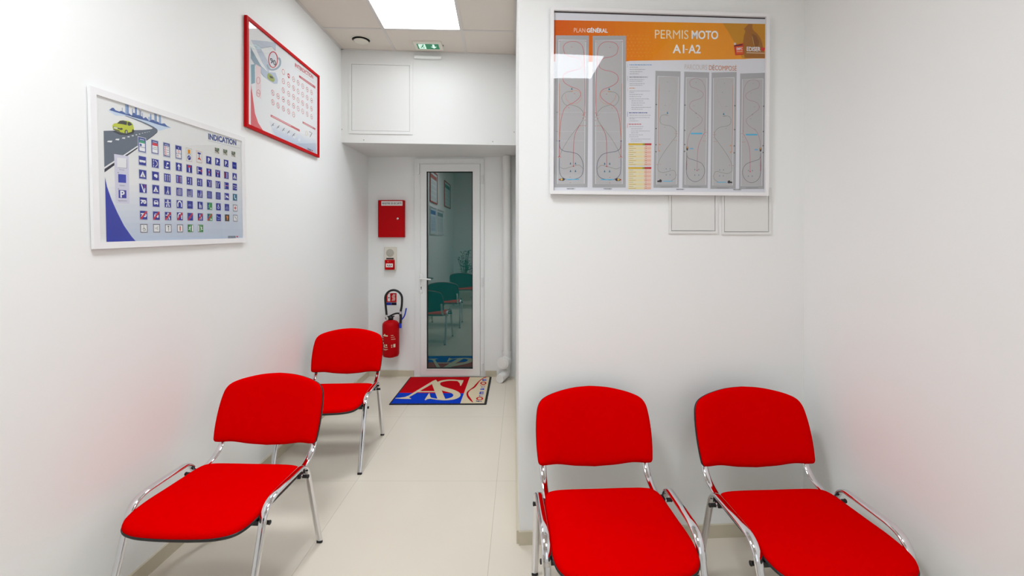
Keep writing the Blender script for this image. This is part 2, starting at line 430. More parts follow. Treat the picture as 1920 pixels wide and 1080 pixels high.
# ------------------------------------------------------------------ ceiling fittings
ll = ['square lit ceiling light panel in the corridor ceiling', 'square lit ceiling light above the right-hand chairs', 'square ceiling light added unseen to brighten the left side of the room']
for (x, y), lab, watts in zip(LX, ll, PANEL_WATTS):
    t = empty('ceiling_light', (x + TILE / 2, y + TILE / 2, ZC))
    tag(t, lab, 'ceiling light', 'square ceiling light panels')
    h = TILE / 2 - .004; i = h - .012
    fr = MB(); fr.box(-h, h, -h, -i, -.002, .03); fr.box(-h, h, i, h, -.002, .03); fr.box(-h, -i, -i, i, -.002, .03); fr.box(i, h, -i, i, -.002, .03)
    fr.box(-h, h, -h, h, .03, .04)
    fr.build('light_frame', GRID, t)
    MB().box(-i, i, -i, i, .002, .01).build('diffuser', PANELM, t)
    ld = bpy.data.lights.new('ceiling_lamp', 'AREA'); ld.shape = 'SQUARE'; ld.size = 2 * i; ld.spread = 1.7 if y > 2 else PANEL_SPREAD
    ld.energy = watts; ld.color = lin((241, 248, 254))
    lo = bpy.data.objects.new('ceiling_lamp', ld); COL.objects.link(lo); lo.parent = t; lo.location = (0, 0, -.001)
CP = lambda px, py: (lambda d: Vector((0, 0, EYE)) + d * ((ZC - EYE) / d.z))(ray(px, py))
c = CP(677, 74)
t = empty('ceiling_vent', c); tag(t, 'round white ceiling air vent with a dark gap, left of the exit sign', 'air vent')
R_ = 0.086
MB().lathe([(R_ - .010, 0), (R_, 0), (R_, -.003), (R_ - .004, -.007), (R_ - .009, -.006), (R_ - .010, 0)], None, 44, cap=False).build('vent_ring', IVORY, t)
MB().lathe([(0, -.0012), (R_ - .010, -.0012), (R_ - .010, 0), (0, 0)], None, 44).build('vent_shade_disc', DUCT_SHADE, t)  # flat dark disc paints the shade inside the duct, no real hole
MB().lathe([(0, -.010), (.045, -.010), (.060, -.013), (.065, -.018), (.062, -.022), (.045, -.025), (0, -.026)], None, 44).lathe([(.008, 0), (.008, -.010)], None, 10).build('vent_disc', IVORY, t)
# emergency exit luminaire, flush in the ceiling tile
A, B = CP(776, 76), CP(832, 92)
ctr = CP(803, 84.5)
t = empty('exit_sign', (ctr.x, ctr.y, ZC)); tag(t, 'green lit emergency exit sign with running figure and down arrow set in the ceiling', 'exit sign')
wx, wy = 0.128, 0.088
MB().rbox(-wx, wx, -wy, wy, -.0, .014, .01).build('sign_housing', IVORY, t).matrix_parent_inverse = Matrix.Rotation(PI, 4, 'X')
gx, gy = 0.098, 0.056
ar = Art(lambda p: (p[0], p[1]), 0.0145, .0002)
def led(rgb, s):
    return mat('lit sign %d %d %d' % rgb, rgb, 0.4, emit=(rgb, s))
GRN, WHT = led((20, 120, 82), 0.35), led((200, 232, 214), 0.8)
MATS['print ink 20 120 82'] = GRN; MATS['print ink 200 232 214'] = WHT
G_, W_ = (20, 120, 82), (200, 232, 214)
ar.rect(-gx, -gy, gx, gy, G_, 0)
ar.rect(-gx + .012, -gy + .006, -gx + .075, gy - .006, W_, 1)   # doorway
mx_ = -gx + .045
ar.disc(mx_ + .012, .034, .008, .008, G_, 2)
ar.curve([(mx_ + .008, .024), (mx_ + .002, .008), (mx_ - .004, -.006)], .014, G_, 2)
ar.curve([(mx_ - .004, -.006), (mx_ + .012, -.018), (mx_ + .006, -.038)], .009, G_, 2)
ar.curve([(mx_ - .006, -.006), (mx_ - .012, -.022), (mx_ - .026, -.03)], .009, G_, 2)
ar.curve([(mx_ + .006, .02), (mx_ + .02, .01), (mx_ + .026, .014)], .006, G_, 2)
ar.curve([(mx_ + .004, .02), (mx_ - .014, .016), (mx_ - .02, .002)], .006, G_, 2)
ax = .05
ar.poly([(ax - .009, gy - .01), (ax + .009, gy - .01), (ax + .009, .0), (ax + .028, .0), (ax, -.04), (ax - .028, .0), (ax - .009, .0)], W_, 2)
fc = ar.build('sign_face', t)
fc.matrix_parent_inverse = Matrix.Rotation(PI, 4, 'X')
MB().box(wx + .006, wx + .01, -.012, .012, -.006, 0).build('clip', GASKET, t)
# white bar below the sign on the boxing
u0, v0 = BX.uv(777.5, 112, .0); u1, v1 = BX.uv(827.5, 106, .0)
t = empty('wall_strip', BX.frame((u0 + u1) / 2, (v0 + v1) / 2)); tag(t, 'small white horizontal strip on the boxing just below the exit sign', 'strip')
w = (u1 - u0) / 2
MB().tube([(-w + w * 2 * k / 14, .004 * math.cos(PI * k / 7) * 0 + (abs(k - 7) / 7) ** 3 * .004, .016) for k in range(15)], .017, .016, side=Vector((0, 1, 0)), n=14).build('strip_body', PVC, t)
# access hatches
def hatch(pl, px0, py0, px1, py1, inset, lab, name='access_panel'):
    u0, v0 = pl.uv(px0, py0); u1, v1 = pl.uv(px1, py1)
    t = empty(name, pl.frame((u0 + u1) / 2, min(v0, v1))); tag(t, lab, 'access panel')
    w = (u1 - u0) / 2; h = abs(v1 - v0); i = inset
    f = MB()
    for q in ((-w, -w + i, 0, h), (w - i, w, 0, h), (-w + i, w - i, 0, i), (-w + i, w - i, h - i, h)): f.box(*q, 0, .007)
    f.build('hatch_frame', BOXW, t)
    g = .0025
    MB().box(-w + i + g, w - i - g, i + g, h - i - g, 0.0005, .0055).build('hatch_door', BOXW, t)
    MB().box(-w + i, w - i, i, h - i, 0.0001, .0006).build('shadow_gap', PVCD, t)
hatch(BX, 654, 250.5, 774, 118, .028, 'large white access panel on the boxing above the corridor door')
FZ = 1.95
v_ = FW.uv(1298, 437)[1]
hatch(FW, 1253, 438, 1345, 352, .013, 'white access panel below the orange poster, left of the two')
hatch(FW, 1352, 440, 1445, 352, .013, 'white access panel below the orange poster, right of the two')
for k, (px, py) in enumerate([(682, 262.5), (924, 265.5), (964, 247.5), (641, 242.5)]):
    u, v = BX.uv(px, py)
    o = MB().lathe([(0, .003), (.004, .0028), (.006, 0)], BX.frame(u, v), 12).build('screw', GREYP)
    tag(o, ['small screw head on the boxing below the large access panel', 'small screw head at the lower right edge of the boxing', 'small screw head beside the right wall corner on the boxing', 'small screw head beside the left wall on the boxing'][k], 'screw', 'screws on the boxing')

# ------------------------------------------------------------------ chairs
def outline(pts, n=6):
    """right half of an outline from bottom/back middle to top/front middle, mirrored"""
    half = spline(pts, n)
    return half + [(-x, y) for x, y in reversed(half[1:-1])]
SEAT_O = outline([(0, -.172), (.12, -.173), (.19, -.170), (.228, -.155), (.245, -.115), (.249, -.04), (.251, .06), (.254, .15), (.252, .215), (.240, .263), (.210, .296), (.152, .316), (.076, .324), (0, .326)])
BACK_O = outline([(0, .472), (.09, .478), (.17, .490), (.232, .492), (.254, .499), (.260, .525), (.264, .58), (.264, .64), (.260, .69), (.252, .727), (.232, .753), (.190, .771), (.13, .785), (.07, .794), (0, .798)])
def pad(outl, cen, prof, fn, M, name, parent, flip=False):
    """rings of an outline pulled in by a distance, lifted by h, mapped into space"""
    mb = MB(); N = len(outl); V = []
    cx, cy = cen
    # smooth inward offset by the outline's own normals near the rim, by scaling further in
    nr = []
    for i in range(N):
        a, b = outl[i - 1], outl[(i + 1) % N]; t = np.array([b[0] - a[0], b[1] - a[1]]); t = t / np.linalg.norm(t); nr.append(np.array([-t[1], t[0]]))
    if sum(nr[0] * (np.array(cen) - np.array(outl[0]))) < 0: nr = [-q for q in nr]
    for ins, h in prof:
        for i, (x, y) in enumerate(outl):
            if ins >= 1.0: f = ins - 1.0; qx, qy = cx + (x - cx) * f, cy + (y - cy) * f   # scale fraction
            else: qx, qy = x + nr[i][0] * ins, y + nr[i][1] * ins
            V.append(fn(qx, qy, h))
    Fs = [(k * N + i, k * N + (i + 1) % N, (k + 1) * N + (i + 1) % N, (k + 1) * N + i) for k in range(len(prof) - 1) for i in range(N)]
    mb.add(V, Fs, 0, True)
    k = len(prof) - 1; c = fn(cx, cy, prof[-1][1]); b = len(mb.v); mb.v.append(c)
    for i in range(N): mb.f.append([k * N + i, k * N + (i + 1) % N, b]); mb.m.append(0); mb.sm.append(True)
    c = fn(cx, cy, prof[0][1]); b = len(mb.v); mb.v.append(c)
    for i in range(N): mb.f.append([(i + 1) % N, i, b]); mb.m.append(0); mb.sm.append(True)
    return mb.build(name, M, parent)
def seat_fn(x, y, h):
    z = 0.414 - 0.020 * max(0, (y - .10) / .21) ** 2 - 0.012 * math.exp(-((y + .02) / .12) ** 2) * (1 - (x / .26) ** 2) - .004 * (x / .25) ** 2
    return (x, y, z + h)
def back_fn(x, z, h):
    y = -.262 - (z - .50) * .36 - .034 * (1 - (x / .26) ** 2)
    n = Vector((0, 1, .36)).normalized()
    return (x, y + n.y * h, z + n.z * h)
def make_chair(label):
    t = empty('visitor_chair', (0, 0, 0)); tag(t, label, 'chair', 'red visitor chairs')
    s = pad(SEAT_O, (0, .07), [(.001, 0), (.0, .006), (.0, .013), (.003, .020), (.010, .0245), (1.88, .0275), (1.7, .029), (1.4, .030), (1.15, .030)], seat_fn, FABRIC, 'seat', t)
    pad(SEAT_O, (0, .07), [(.02, -.016), (.006, -.012), (-.0015, -.005), (-.003, .001), (-.0015, .0045), (.004, .004)], seat_fn, SHELL, 'seat_shell', s)
    b = pad(BACK_O, (0, .64), [(.004, .002), (.0, .006), (-.001, .012), (.004, .019), (.011, .024), (1.86, .0275), (1.65, .030), (1.35, .031), (1.12, .031)], back_fn, FABRIC, 'backrest', t)
    pad(BACK_O, (0, .64), [(.03, -.021), (.009, -.019), (.001, -.013), (-.0015, -.004), (-.0015, .003), (.002, .005), (.01, .005)], back_fn, SHELL, 'back_shell', b)
    for sx in (-1, 1):
        X = sx * .274
        # one side: rear foot, bend, rail beside the seat, bend, front foot
        rear = [(X, -.264, .012), (X, -.214, .18), (X, -.160, .362), (X, -.142, .412)]
        rail = spline([(X, -.142, .412), (X, -.125, .440), (X, -.098, .456), (X, -.065, .458), (X, .0, .458), (X, .07, .457), (X, .13, .454), (X, .170, .440), (X, .196, .412), (X, .208, .375)], 5)
        front = [(X, .208, .375), (X, .245, .25), (X, .285, .13), (X, .322, .012)]
        S = Vector((1, 0, 0))
        MB().tube(rail, .0165, .0078, S, 14).build('side_rail', CHROME, t)
        for P in (rear, front):
            L = MB().tube(P, .0150, .0078, S, 14).build('leg', CHROME, t)
            f = P[0] if P is rear else P[-1]
            MB().rbox(f[0] - .0145, f[0] + .0145, f[1] - .0085, f[1] + .0085, 0, .012, .007).build('foot_cap', SHELL, L)
        up = spline([(sx * .236, -.326, .60), (sx * .236, -.304, .545), (sx * .236, -.292, .50), (sx * .236, -.276, .468), (sx * .236, -.244, .440), (sx * .236, -.19, .420), (sx * .236, -.10, .406)], 5)
        MB().tube(up, .0150, .0062, S, 14).build('back_upright', CHROME, t)
    for y, z in ((-.118, .404), (.185, .378)):
        cb = MB().tube([(-.268, y, z), (.268, y, z)], .010, .010, Vector((0, 1, 0)), 12).build('crossbar', CHROME, t)
        for sx in (-1, 1):
            pg = MB().lathe([(0, 0), (.008, 0), (.0095, .003), (.008, .006), (0, .007)], Matrix.Translation((sx * .2885, y, z)) @ Matrix.Rotation(sx * PI / 2, 4, 'Y'), 14)
            pg.tube([(sx * .250, y, z), (sx * .289, y, z)], .008, .008, Vector((0, 1, 0)), 12)
            pg.box(min(sx * .225, sx * .262), max(sx * .225, sx * .262), y - .02, y + .014, z - .006, z + .012)
            pg.build('fixing_plug', SHELL, cb)
    return t
CH = [(-1.196, 2.05, -.079, 'red upholstered visitor chair on chrome legs nearest the camera along the left wall'),
      (-1.185, 3.268, .012, 'red visitor chair farther down the left wall, beside the fire extinguisher and doormat'),
      (.4275, 1.768, .012, 'red visitor chair against the front wall beside the corridor corner'),
      (1.155, 1.729, .012, 'red visitor chair in the right corner against the front wall'),
      (-1.2, -.1, -.02, 'red visitor chair seen only in the glass of the door, third along the left wall')]
proto = None
for X, Y, A_, lab in CH:
    if proto is None: r = proto = make_chair(lab)
    else:
        r = proto.copy(); COL.objects.link(r); r['label'] = lab
        for ch in list(proto.children):
            c2 = ch.copy(); COL.objects.link(c2); c2.parent = r
            for g in list(ch.children):
                d2 = g.copy(); COL.objects.link(d2); d2.parent = c2
    r.location = (X, Y, 0); r.rotation_euler = (0, 0, A_ + PI)

# ------------------------------------------------------------------ framed posters
def poster(pl, px, fw, depth, frame_m, label, art, group=None, off=.004, name='framed_poster', k=1.0, spin=None, lean=0.0, tear=None):
    """px: photo corners TL TR BR BL of the outer frame"""
    q = [np.array(pl.uv(*p, depth)) for p in px]
    tl, tr, br, bl = q
    w = (np.linalg.norm(tr - tl) + np.linalg.norm(br - bl)) / 2; h = (np.linalg.norm(tl - bl) + np.linalg.norm(tr - br)) / 2
    c = (tl + tr + br + bl) / 4
    a = math.atan2(*((tr - tl + br - bl)[::-1])) if spin is None else spin
    t = empty(name, pl.frame(c[0], c[1], off, a, lean) @ Matrix.Translation((0, -h / 2, 0))); tag(t, label, 'poster', group)
    x = w / 2
    f = MB()
    def bar(P, z1=depth):  # mitred bar with a soft front bevel
        f.prism(P, 0, z1)
    bar([(-x, 0), (x, 0), (x - fw, fw), (-x + fw, fw)]); bar([(x, 0), (x, h), (x - fw, h - fw), (x - fw, fw)])
    bar([(x, h), (-x, h), (-x + fw, h - fw), (x - fw, h - fw)]); bar([(-x, h), (-x, 0), (-x + fw, fw), (-x + fw, h - fw)])
    fo = f.build('frame', frame_m, t)
    MB().box(-x + fw * .5, x - fw * .5, fw * .5, h - fw * .5, .0005, .002).build('backing_board', BACKB, t)
    H = homography(px, [(-x, h), (x, h), (x, 0), (-x, 0)])
    ar = Art(H, depth * .45)
    art(ar, x, h, fw)
    ar.build('poster_sheet', t)
    MB().box(-x + fw, x - fw, fw, h - fw, depth * .45 + .0024, depth * .45 + .0030).build('glazing', GLAZ, t)
    return t
BLU, NVY, RED, GRY, WH, PAPER = (22, 36, 150), (24, 34, 110), (205, 20, 50), (150, 150, 152), (244, 244, 246), (234, 234, 234)

# ---- the blue one
def art_blue(a, x, h, fw):
    e = x - fw
    a.rect(-e, fw, e, h - fw, (238, 238, 236), 0, T=False)
    # pale blue wash printed in the lower part
    for i in range(10):
        y1 = 335 + i * 12
        t = i / 9; c = tuple(int(238 * (1 - t) + v * t) for v in (196, 208, 226))
        a.poly([(200 + max(0, (i - 4)) * 6, y1 + 6 * (1 - t)), (454, y1 - 10 + 8 * t), (454, 452), (250, 462), (225, 460)], c, 1 + i * .12)
    z1 = lambda X, Y: (160 + X / 3.272, 150 + Y / 3.272)
    zf = lambda X, Y: (190 + X / 7.714, 190 + Y / 7.714)
    a.poly([z1(*p) for p in [(126, 600), (138, 660), (165, 740), (200, 820), (240, 900), (285, 965), (328, 1014), (127, 1021)]], (36, 52, 168), 3)
    # road
    a.poly([zf(*p) for p in [(60, 430), (180, 428), (420, 425), (640, 424), (770, 412), (790, 400), (740, 370), (640, 320), (520, 268), (380, 215), (400, 212), (560, 268), (700, 325), (800, 378), (850, 412), (862, 440), (830, 480), (760, 530), (690, 575), (560, 655), (400, 755), (240, 850), (60, 962)]], (98, 108, 122), 3)
    a.line([zf(60, 975), zf(300, 828), zf(560, 660)], 2.2, WH, 4)
    a.poly([zf(*p) for p in [(60, 990), (560, 672), (560, 692), (60, 1040)]], (38, 42, 58), 4)
    a.line([zf(690, 577), zf(790, 510), zf(855, 455)], 1.0, (38, 42, 58), 4)
    for (X, Y, w_, h_) in [(147, 588, 40, 13), (262, 560, 32, 12), (355, 540, 26, 10), (428, 522, 20, 8), (490, 507, 17, 7), (545, 493, 14, 6), (592, 482, 12, 5), (634, 471, 10, 4), (672, 462, 9, 4), (705, 455, 8, 3), (735, 448, 8, 3)]:
        a.poly([zf(X - w_, Y + h_ * .4), zf(X - w_ * .6, Y - h_), zf(X + w_, Y - h_), zf(X + w_ * .7, Y + h_)], WH, 4)
    # light water and skyline
    a.poly([zf(*p) for p in [(110, 125), (220, 150), (420, 205), (700, 290), (1060, 400), (1000, 405), (880, 440), (820, 395), (700, 330), (560, 270), (400, 215), (240, 205), (180, 160)]], (206, 222, 240), 2)
    a.poly([zf(*p) for p in [(150, 125), (190, 95), (215, 92), (245, 130), (300, 150), (330, 140), (350, 150), (395, 175), (430, 165), (470, 200), (485, 230), (495, 175), (520, 170), (560, 205), (600, 205), (640, 230), (655, 255), (690, 235), (720, 270), (760, 280), (790, 275), (850, 300), (915, 335), (960, 330), (1000, 370), (1050, 395), (960, 375), (860, 345), (700, 290), (480, 225), (240, 155)]], (66, 98, 164), 3)
    for X0, X1, Y0, Y1, c in [(388, 412, 10, 185, (150, 172, 205)), (412, 442, -8, 190, (120, 146, 190)), (340, 350, 90, 150, (150, 172, 205)), (532, 560, 38, 200, (96, 132, 190)), (492, 502, 110, 190, (90, 116, 172)), (590, 604, 120, 210, (170, 180, 200)), (606, 624, 135, 220, (140, 152, 180)), (640, 646, 170, 235, (90, 116, 172)), (756, 772, 188, 280, (110, 146, 196)), (815, 832, 175, 300, (140, 165, 200)), (834, 850, 180, 310, (110, 146, 190)), (880, 912, 212, 330, (150, 172, 210)), (725, 755, 230, 290, (180, 196, 220))]:
        a.poly([zf(X0, Y0 + 6), zf((X0 + X1) / 2, Y0), zf(X1, Y0 + 8), zf(X1, Y1), zf(X0, Y1)], c, 4)
    # small car
    a.poly([zf(*p) for p in [(195, 440), (300, 490), (400, 500), (500, 475), (515, 450), (440, 440), (250, 420)]], (44, 50, 58), 4)
    a.poly([zf(*p) for p in [(192, 350), (215, 325), (265, 318), (300, 285), (350, 278), (440, 292), (480, 315), (500, 345), (512, 400), (505, 440), (430, 462), (370, 468), (290, 448), (205, 415), (195, 385)]], (196, 204, 44), 5)
    a.poly([zf(*p) for p in [(262, 325), (305, 286), (350, 282), (410, 296), (405, 350), (340, 335)]], (58, 60, 58), 6)
    a.poly([zf(*p) for p in [(420, 305), (455, 308), (490, 345), (440, 362), (418, 350)]], (58, 60, 58), 6)
    a.poly([zf(*p) for p in [(205, 365), (300, 392), (302, 412), (205, 388)]], (70, 74, 60), 6)
    a.poly([zf(*p) for p in [(212, 372), (268, 385), (268, 405), (212, 392)]], (225, 225, 215), 7)
    a.poly([zf(*p) for p in [(200, 400), (300, 430), (300, 446), (206, 415)]], (60, 60, 50), 6)
    a.disc(*zf(322, 405), 3, 2.0, (70, 72, 60), 6)
    a.disc(*zf(396, 452), 3.2, 4.6, (40, 42, 40), 6); a.disc(*zf(397, 452), 1.8, 3.0, (170, 172, 150), 7)
    a.disc(*zf(497, 440), 2.2, 3.8, (40, 42, 40), 6)
    # three-step key on the left
    zk = lambda X, Y: (190 + X / 9, 280 + Y / 9)
    a.poly([zk(*p) for p in [(243, 88), (495, 128), (490, 935), (252, 925)]], (216, 214, 230), 5)
    a.poly([zk(*p) for p in [(303, 165), (465, 178), (462, 338), (300, 325)]], (170, 168, 180), 6)
    a.poly([zk(*p) for p in [(292, 150), (455, 165), (450, 328), (292, 315)]], (238, 238, 240), 7)
    a.poly([zk(*p) for p in [(305, 430), (440, 442), (440, 582), (305, 574)]], (40, 58, 176), 7)
    a.poly([zk(*p) for p in [(305, 700), (440, 706), (440, 842), (305, 838)]], (44, 50, 160), 7)
    a.text('P', zk(335, 830), zk(410, 832), zk(335, 712), WH, 8, .03)
    a.text('Forme', zk(332, 362), zk(412, 372), zk(332, 342), (70, 70, 80), 6)
    a.text('Couleur', zk(325, 632), zk(420, 638), zk(325, 612), (70, 70, 80), 6)
    a.text('Signification', zk(295, 898), zk(450, 900), zk(295, 872), (70, 70, 80), 6)
    a.text('+', zk(296, 415), zk(318, 416), zk(296, 396), (70, 70, 80), 6, .03); a.text('=', zk(296, 690), zk(318, 691), zk(296, 678), (70, 70, 80), 6, .03)
    a.text('INDICATION', (395.7, 263.6), (446.6, 275.6), (395.7, 252.2), (30, 64, 140), 5, .045)
    a.line([(395, 265.6), (453, 280.5)], .5, (170, 176, 190), 4)
    a.text('EDISER', (427, 446.2), (441, 445.8), (427, 441.3), (40, 44, 60), 6, .02)
    a.poly([(441.6, 441.8), (442.6, 441), (443.4, 441.6), (444.3, 441), (445.2, 442), (443.4, 444.6)], (200, 20, 50), 6)
    # the grid of little signs, in metres on the sheet
    us = [a.T(p)[0] for p in [(271, 405), (295, 405.5), (317, 406), (339, 406.3), (358.3, 407), (377, 407), (394.5, 407.5), (410.5, 408), (426, 408.3), (441, 408.7)]]
    vs = [a.T((271, y))[1] for y in (303, 328.5, 354.8, 380, 405, 429.5)]
    S = abs(a.T((278.5, 380))[0] - a.T((264, 380))[0]) * .93; r = S / 2
    def sq(u, v, c, k=6, hw=r, hh=r): a.rect(u - hw, v - hh, u + hw, v + hh, c, k, T=False)
    def sign(u, v, c=BLU, edge=(200, 204, 216), hh=r):
        a.rect(u - r * 1.16, v - hh * 1.14 - .001, u + r * 1.16, v + hh * 1.1, edge, 5, T=False); sq(u, v, c, 6, r, hh)
    P = lambda u, v, pts, c=WH, k=7: a.poly([(u + r * p[0], v + r * p[1]) for p in pts], c, k, T=False)
    Lk = lambda u, v, pts, w=.2, c=WH, k=7: a.line([(u + r * p[0], v + r * p[1]) for p in pts], r * w, c, k, T=False)
    def tx(u, v, s_, c=WH, w=1.3, hh=.9, k=7, b=.03):
        a.text(s_, (u - r * w / 2, v - r * hh / 2), (u + r * w / 2, v - r * hh / 2), (u - r * w / 2, v + r * hh / 2), c, k, b, T=False)
    def arrow(u, v, x_, y0, y1, w=.14, c=WH, hd=.2):
        Lk(u, v, [(x_, y0), (x_, y1 - hd)], w, c); P(u, v, [(x_ - hd * .9, y1 - hd * 1.4), (x_ + hd * .9, y1 - hd * 1.4), (x_, y1)], c)
    def slash(u, v): P(u, v, [(-.97, -.97), (-.6, -.97), (.97, .75), (.97, .97), (.6, .97), (-.97, -.7)], RED, 8.5)
    bus = lambda u, v: (P(u, v, [(-.85, .15), (.85, .15), (.85, -.3), (.6, -.35), (.5, -.5), (.35, -.35), (-.35, -.35), (-.5, -.5), (-.65, -.35), (-.85, -.3)]))
    cars = lambda u, v: (P(u, v, [(-.65, .05), (-.45, .5), (.45, .5), (.65, .05), (.65, -.35), (.5, -.35), (.5, -.55), (.3, -.55), (.3, -.35), (-.3, -.35), (-.3, -.55), (-.5, -.55), (-.5, -.35), (-.65, -.35)]), P(u, v, [(-.42, .08), (-.32, .38), (.32, .38), (.42, .08)], BLU, 8))
    road = lambda u, v: (P(u, v, [(-.65, -.85), (-.2, -.85), (-.1, .05), (-.28, .05)]), P(u, v, [(.65, -.85), (.2, -.85), (.1, .05), (.28, .05)]), P(u, v, [(-.8, .3), (.8, .3), (.8, .12), (-.8, .12)]), P(u, v, [(-.22, .85), (-.04, .85), (-.04, .35), (-.26, .35)]), P(u, v, [(.22, .85), (.04, .85), (.04, .35), (.26, .35)]))
    tunnel = lambda u, v: a.curve([(u + r * p[0], v + r * p[1]) for p in [(-.6, -.7), (-.6, .2), (-.3, .65), (0, .72), (.3, .65), (.6, .2), (.6, -.7)]], r * .32, WH, 7, T=False)
    def walk(u, v, c=WH):
        a.disc(u - r * .15, v + r * .6, r * .14, r * .14, c, 7, T=False); P(u, v, [(-.35, .4), (.05, .4), (.1, -.1), (0, -.75), (-.12, -.75), (-.15, -.2), (-.25, -.75), (-.38, -.75), (-.3, -.1)], c)
        a.disc(u + r * .4, v + r * .1, r * .1, r * .1, c, 7, T=False); P(u, v, [(.28, -.02), (.52, -.02), (.5, -.75), (.3, -.75)], c)
    def man(u, v, c, d=1):
        a.disc(u + d * r * .15, v + r * .62, r * .14, r * .14, c, 8, T=False)
        Lk(u, v, [(d * .1, .4), (d * -.05, -.05)], .28, c, 8); Lk(u, v, [(d * -.05, -.05), (d * .2, -.35), (d * .1, -.75)], .17, c, 8); Lk(u, v, [(d * -.05, -.1), (d * -.3, -.3), (d * -.55, -.35)], .17, c, 8); Lk(u, v, [(d * .1, .35), (d * .4, .15)], .13, c, 8); Lk(u, v, [(d * .05, .35), (d * -.3, .3), (d * -.35, .05)], .13, c, 8)
    def grid(i, j): return us[i], vs[j] + (us[i] - us[0]) * 0
    # tall signs of the first row
    tops = [(0, 259, 287), (1, 264.5, 290), (2, 269.5, 295.5), (3, 274.5, 299.5)]
    for i, y0, y1 in tops:
        xp = [271, 295, 317, 338.5][i]; u = us[i]; v0 = a.T((xp, y1))[1]; v1 = a.T((xp, y0))[1]; v = (v0 + v1) / 2; hh = (v1 - v0) / 2 * .96
        sign(u, v, (48, 66, 140), hh=hh)
        a.rect(u - r * .8, v - hh * .88, u + r * .8, v + hh * .55, WH, 7, T=False)
        if i == 0: a.rect(u - r * .8, v + hh * .25, u + r * .8, v + hh * .6, (60, 160, 120), 8, T=False); a.disc(u - r * .4, v - hh * .05, r * .3, r * .3, (60, 90, 170), 8, T=False); a.rect(u - r * .8, v - hh * .36, u + r * .8, v - hh * .3, (60, 66, 90), 8, T=False)
        if i == 1: a.rect(u - r * .8, v + hh * .2, u + r * .8, v + hh * .6, (224, 60, 70), 8, T=False); a.rect(u - r * .7, v - hh * .1, u + r * .7, v - hh * .04, (90, 96, 110), 8, T=False); a.rect(u - r * .7, v - hh * .34, u + r * .7, v - hh * .28, (90, 96, 110), 8, T=False)
        if i == 2:
            for q in range(4): a.ring(u - r * .38, v + hh * (.35 - q * .36), r * .2, r * .2, r * .12, RED, 8, T=False, n=10); a.rect(u + r * .15, v + hh * (.31 - q * .36), u + r * .6, v + hh * (.39 - q * .36), (60, 60, 70), 8, T=False)
        if i == 3:
            a.rect(u - r * .8, v + hh * .4, u + r * .8, v + hh * .9, BLU, 8, T=False); a.ring(u, v + hh * .1, r * .26, r * .26, r * .12, RED, 8, T=False, n=10); a.rect(u - r * .8, v - hh * .25, u + r * .8, v - hh * .19, (60, 66, 120), 8, T=False); a.ring(u - r * .3, v - hh * .55, r * .2, r * .2, r * .1, RED, 8, T=False, n=10); a.disc(u, v + hh * .66, r * .16, r * .16, WH, 9, T=False)
        a.rect(u - r * .65, v + hh * .68, u + r * .65, v + hh * .8, (190, 198, 225) if i < 3 else BLU, 8 if i < 3 else 7.5, T=False)
    for i, y0, y1 in [(4, 280, 304), (5, 285.5, 306.5)]:
        xp = [0, 0, 0, 0, 358.5, 377][i]; u = us[i]; v0 = a.T((xp, y1))[1]; v1 = a.T((xp, y0))[1]; v = (v0 + v1) / 2; hh = (v1 - v0) / 2
        a.rect(u - r * 1.1, v - hh * 1.05, u + r * 1.1, v + hh * 1.05, (206, 206, 200) if i == 4 else (222, 190, 180), 5, T=False)
        a.rect(u - r * .95, v - hh * .95, u + r * .95, v + hh * .95, (236, 236, 232), 6, T=False)
        if i == 4:
            a.rect(u - r * .45, v + hh * .2, u + r * .45, v + hh * .8, (230, 150, 20), 7, T=False); a.rect(u - r * .45, v + hh * .02, u - r * .25, v + hh * .2, (50, 50, 60), 7, T=False); a.rect(u + r * .25, v + hh * .02, u + r * .45, v + hh * .2, (50, 50, 60), 7, T=False)
            a.disc(u, v - hh * .45, r * .62, r * .62, BLU, 7, T=False); a.curve([(u - r * .25, v - hh * .6), (u - r * .1, v - hh * .35), (u + r * .3, v - hh * .32)], r * .14, WH, 8, T=False)
        else:
            a.rect(u - r * .6, v + hh * .5, u + r * .6, v + hh * .78, BLU, 7, T=False); a.rect(u - r * .12, v - hh * .3, u + r * .12, v + hh * .5, BLU, 7, T=False); a.poly([(u - r * .6, v - hh * .35), (u, v - hh * .05), (u + r * .5, v - hh * .3), (u + r * .7, v - hh * .6), (u, v - hh * .4), (u - r * .6, v - hh * .5)], (214, 60, 40), 8, T=False)
    # three plates top right
    for xp, yp in [(411, 284.5), (426, 287.5), (440.7, 291)]:
        u, v = a.T((xp, yp)); P(u, v, [(-.95, .8), (.95, .8), (.95, -.8), (-.95, -.8)], (196, 196, 180), 6); P(u, v, [(-.9, .75), (.8, .3), (.2, -.4), (-.9, -.2)], (96, 100, 84)); P(u, v, [(.1, .75), (.9, .75), (.9, -.1)], (50, 120, 70), 8); P(u, v, [(.2, -.2), (.9, -.8), (.6, -.8), (0, -.2)], (120, 70, 60), 8); Lk(u, v, [(-.8, .35), (.3, .1)], .12, (200, 200, 190), 8)
    # parking trio: second visual row, right
    for i, xp, yp in [(6, 394.5, 302), (7, 410, 305), (8, 426.3, 308), (9, 441, 312)]:
        u, v = us[i], a.T((xp, yp))[1]; sign(u, v)
        if i < 9: tx(u - r * .1 * (i > 6), v, 'P', w=.8, hh=1.3, b=.04)
        if i in (7, 8): Lk(u, v, [(.5, -.5), (.75, -.5)], .16)
        if i == 9: Lk(u, v, [(-.6, .1), (.6, .1)], .12, (150, 170, 220)); Lk(u, v, [(-.6, -.15), (.6, -.15)], .12, (150, 170, 220))
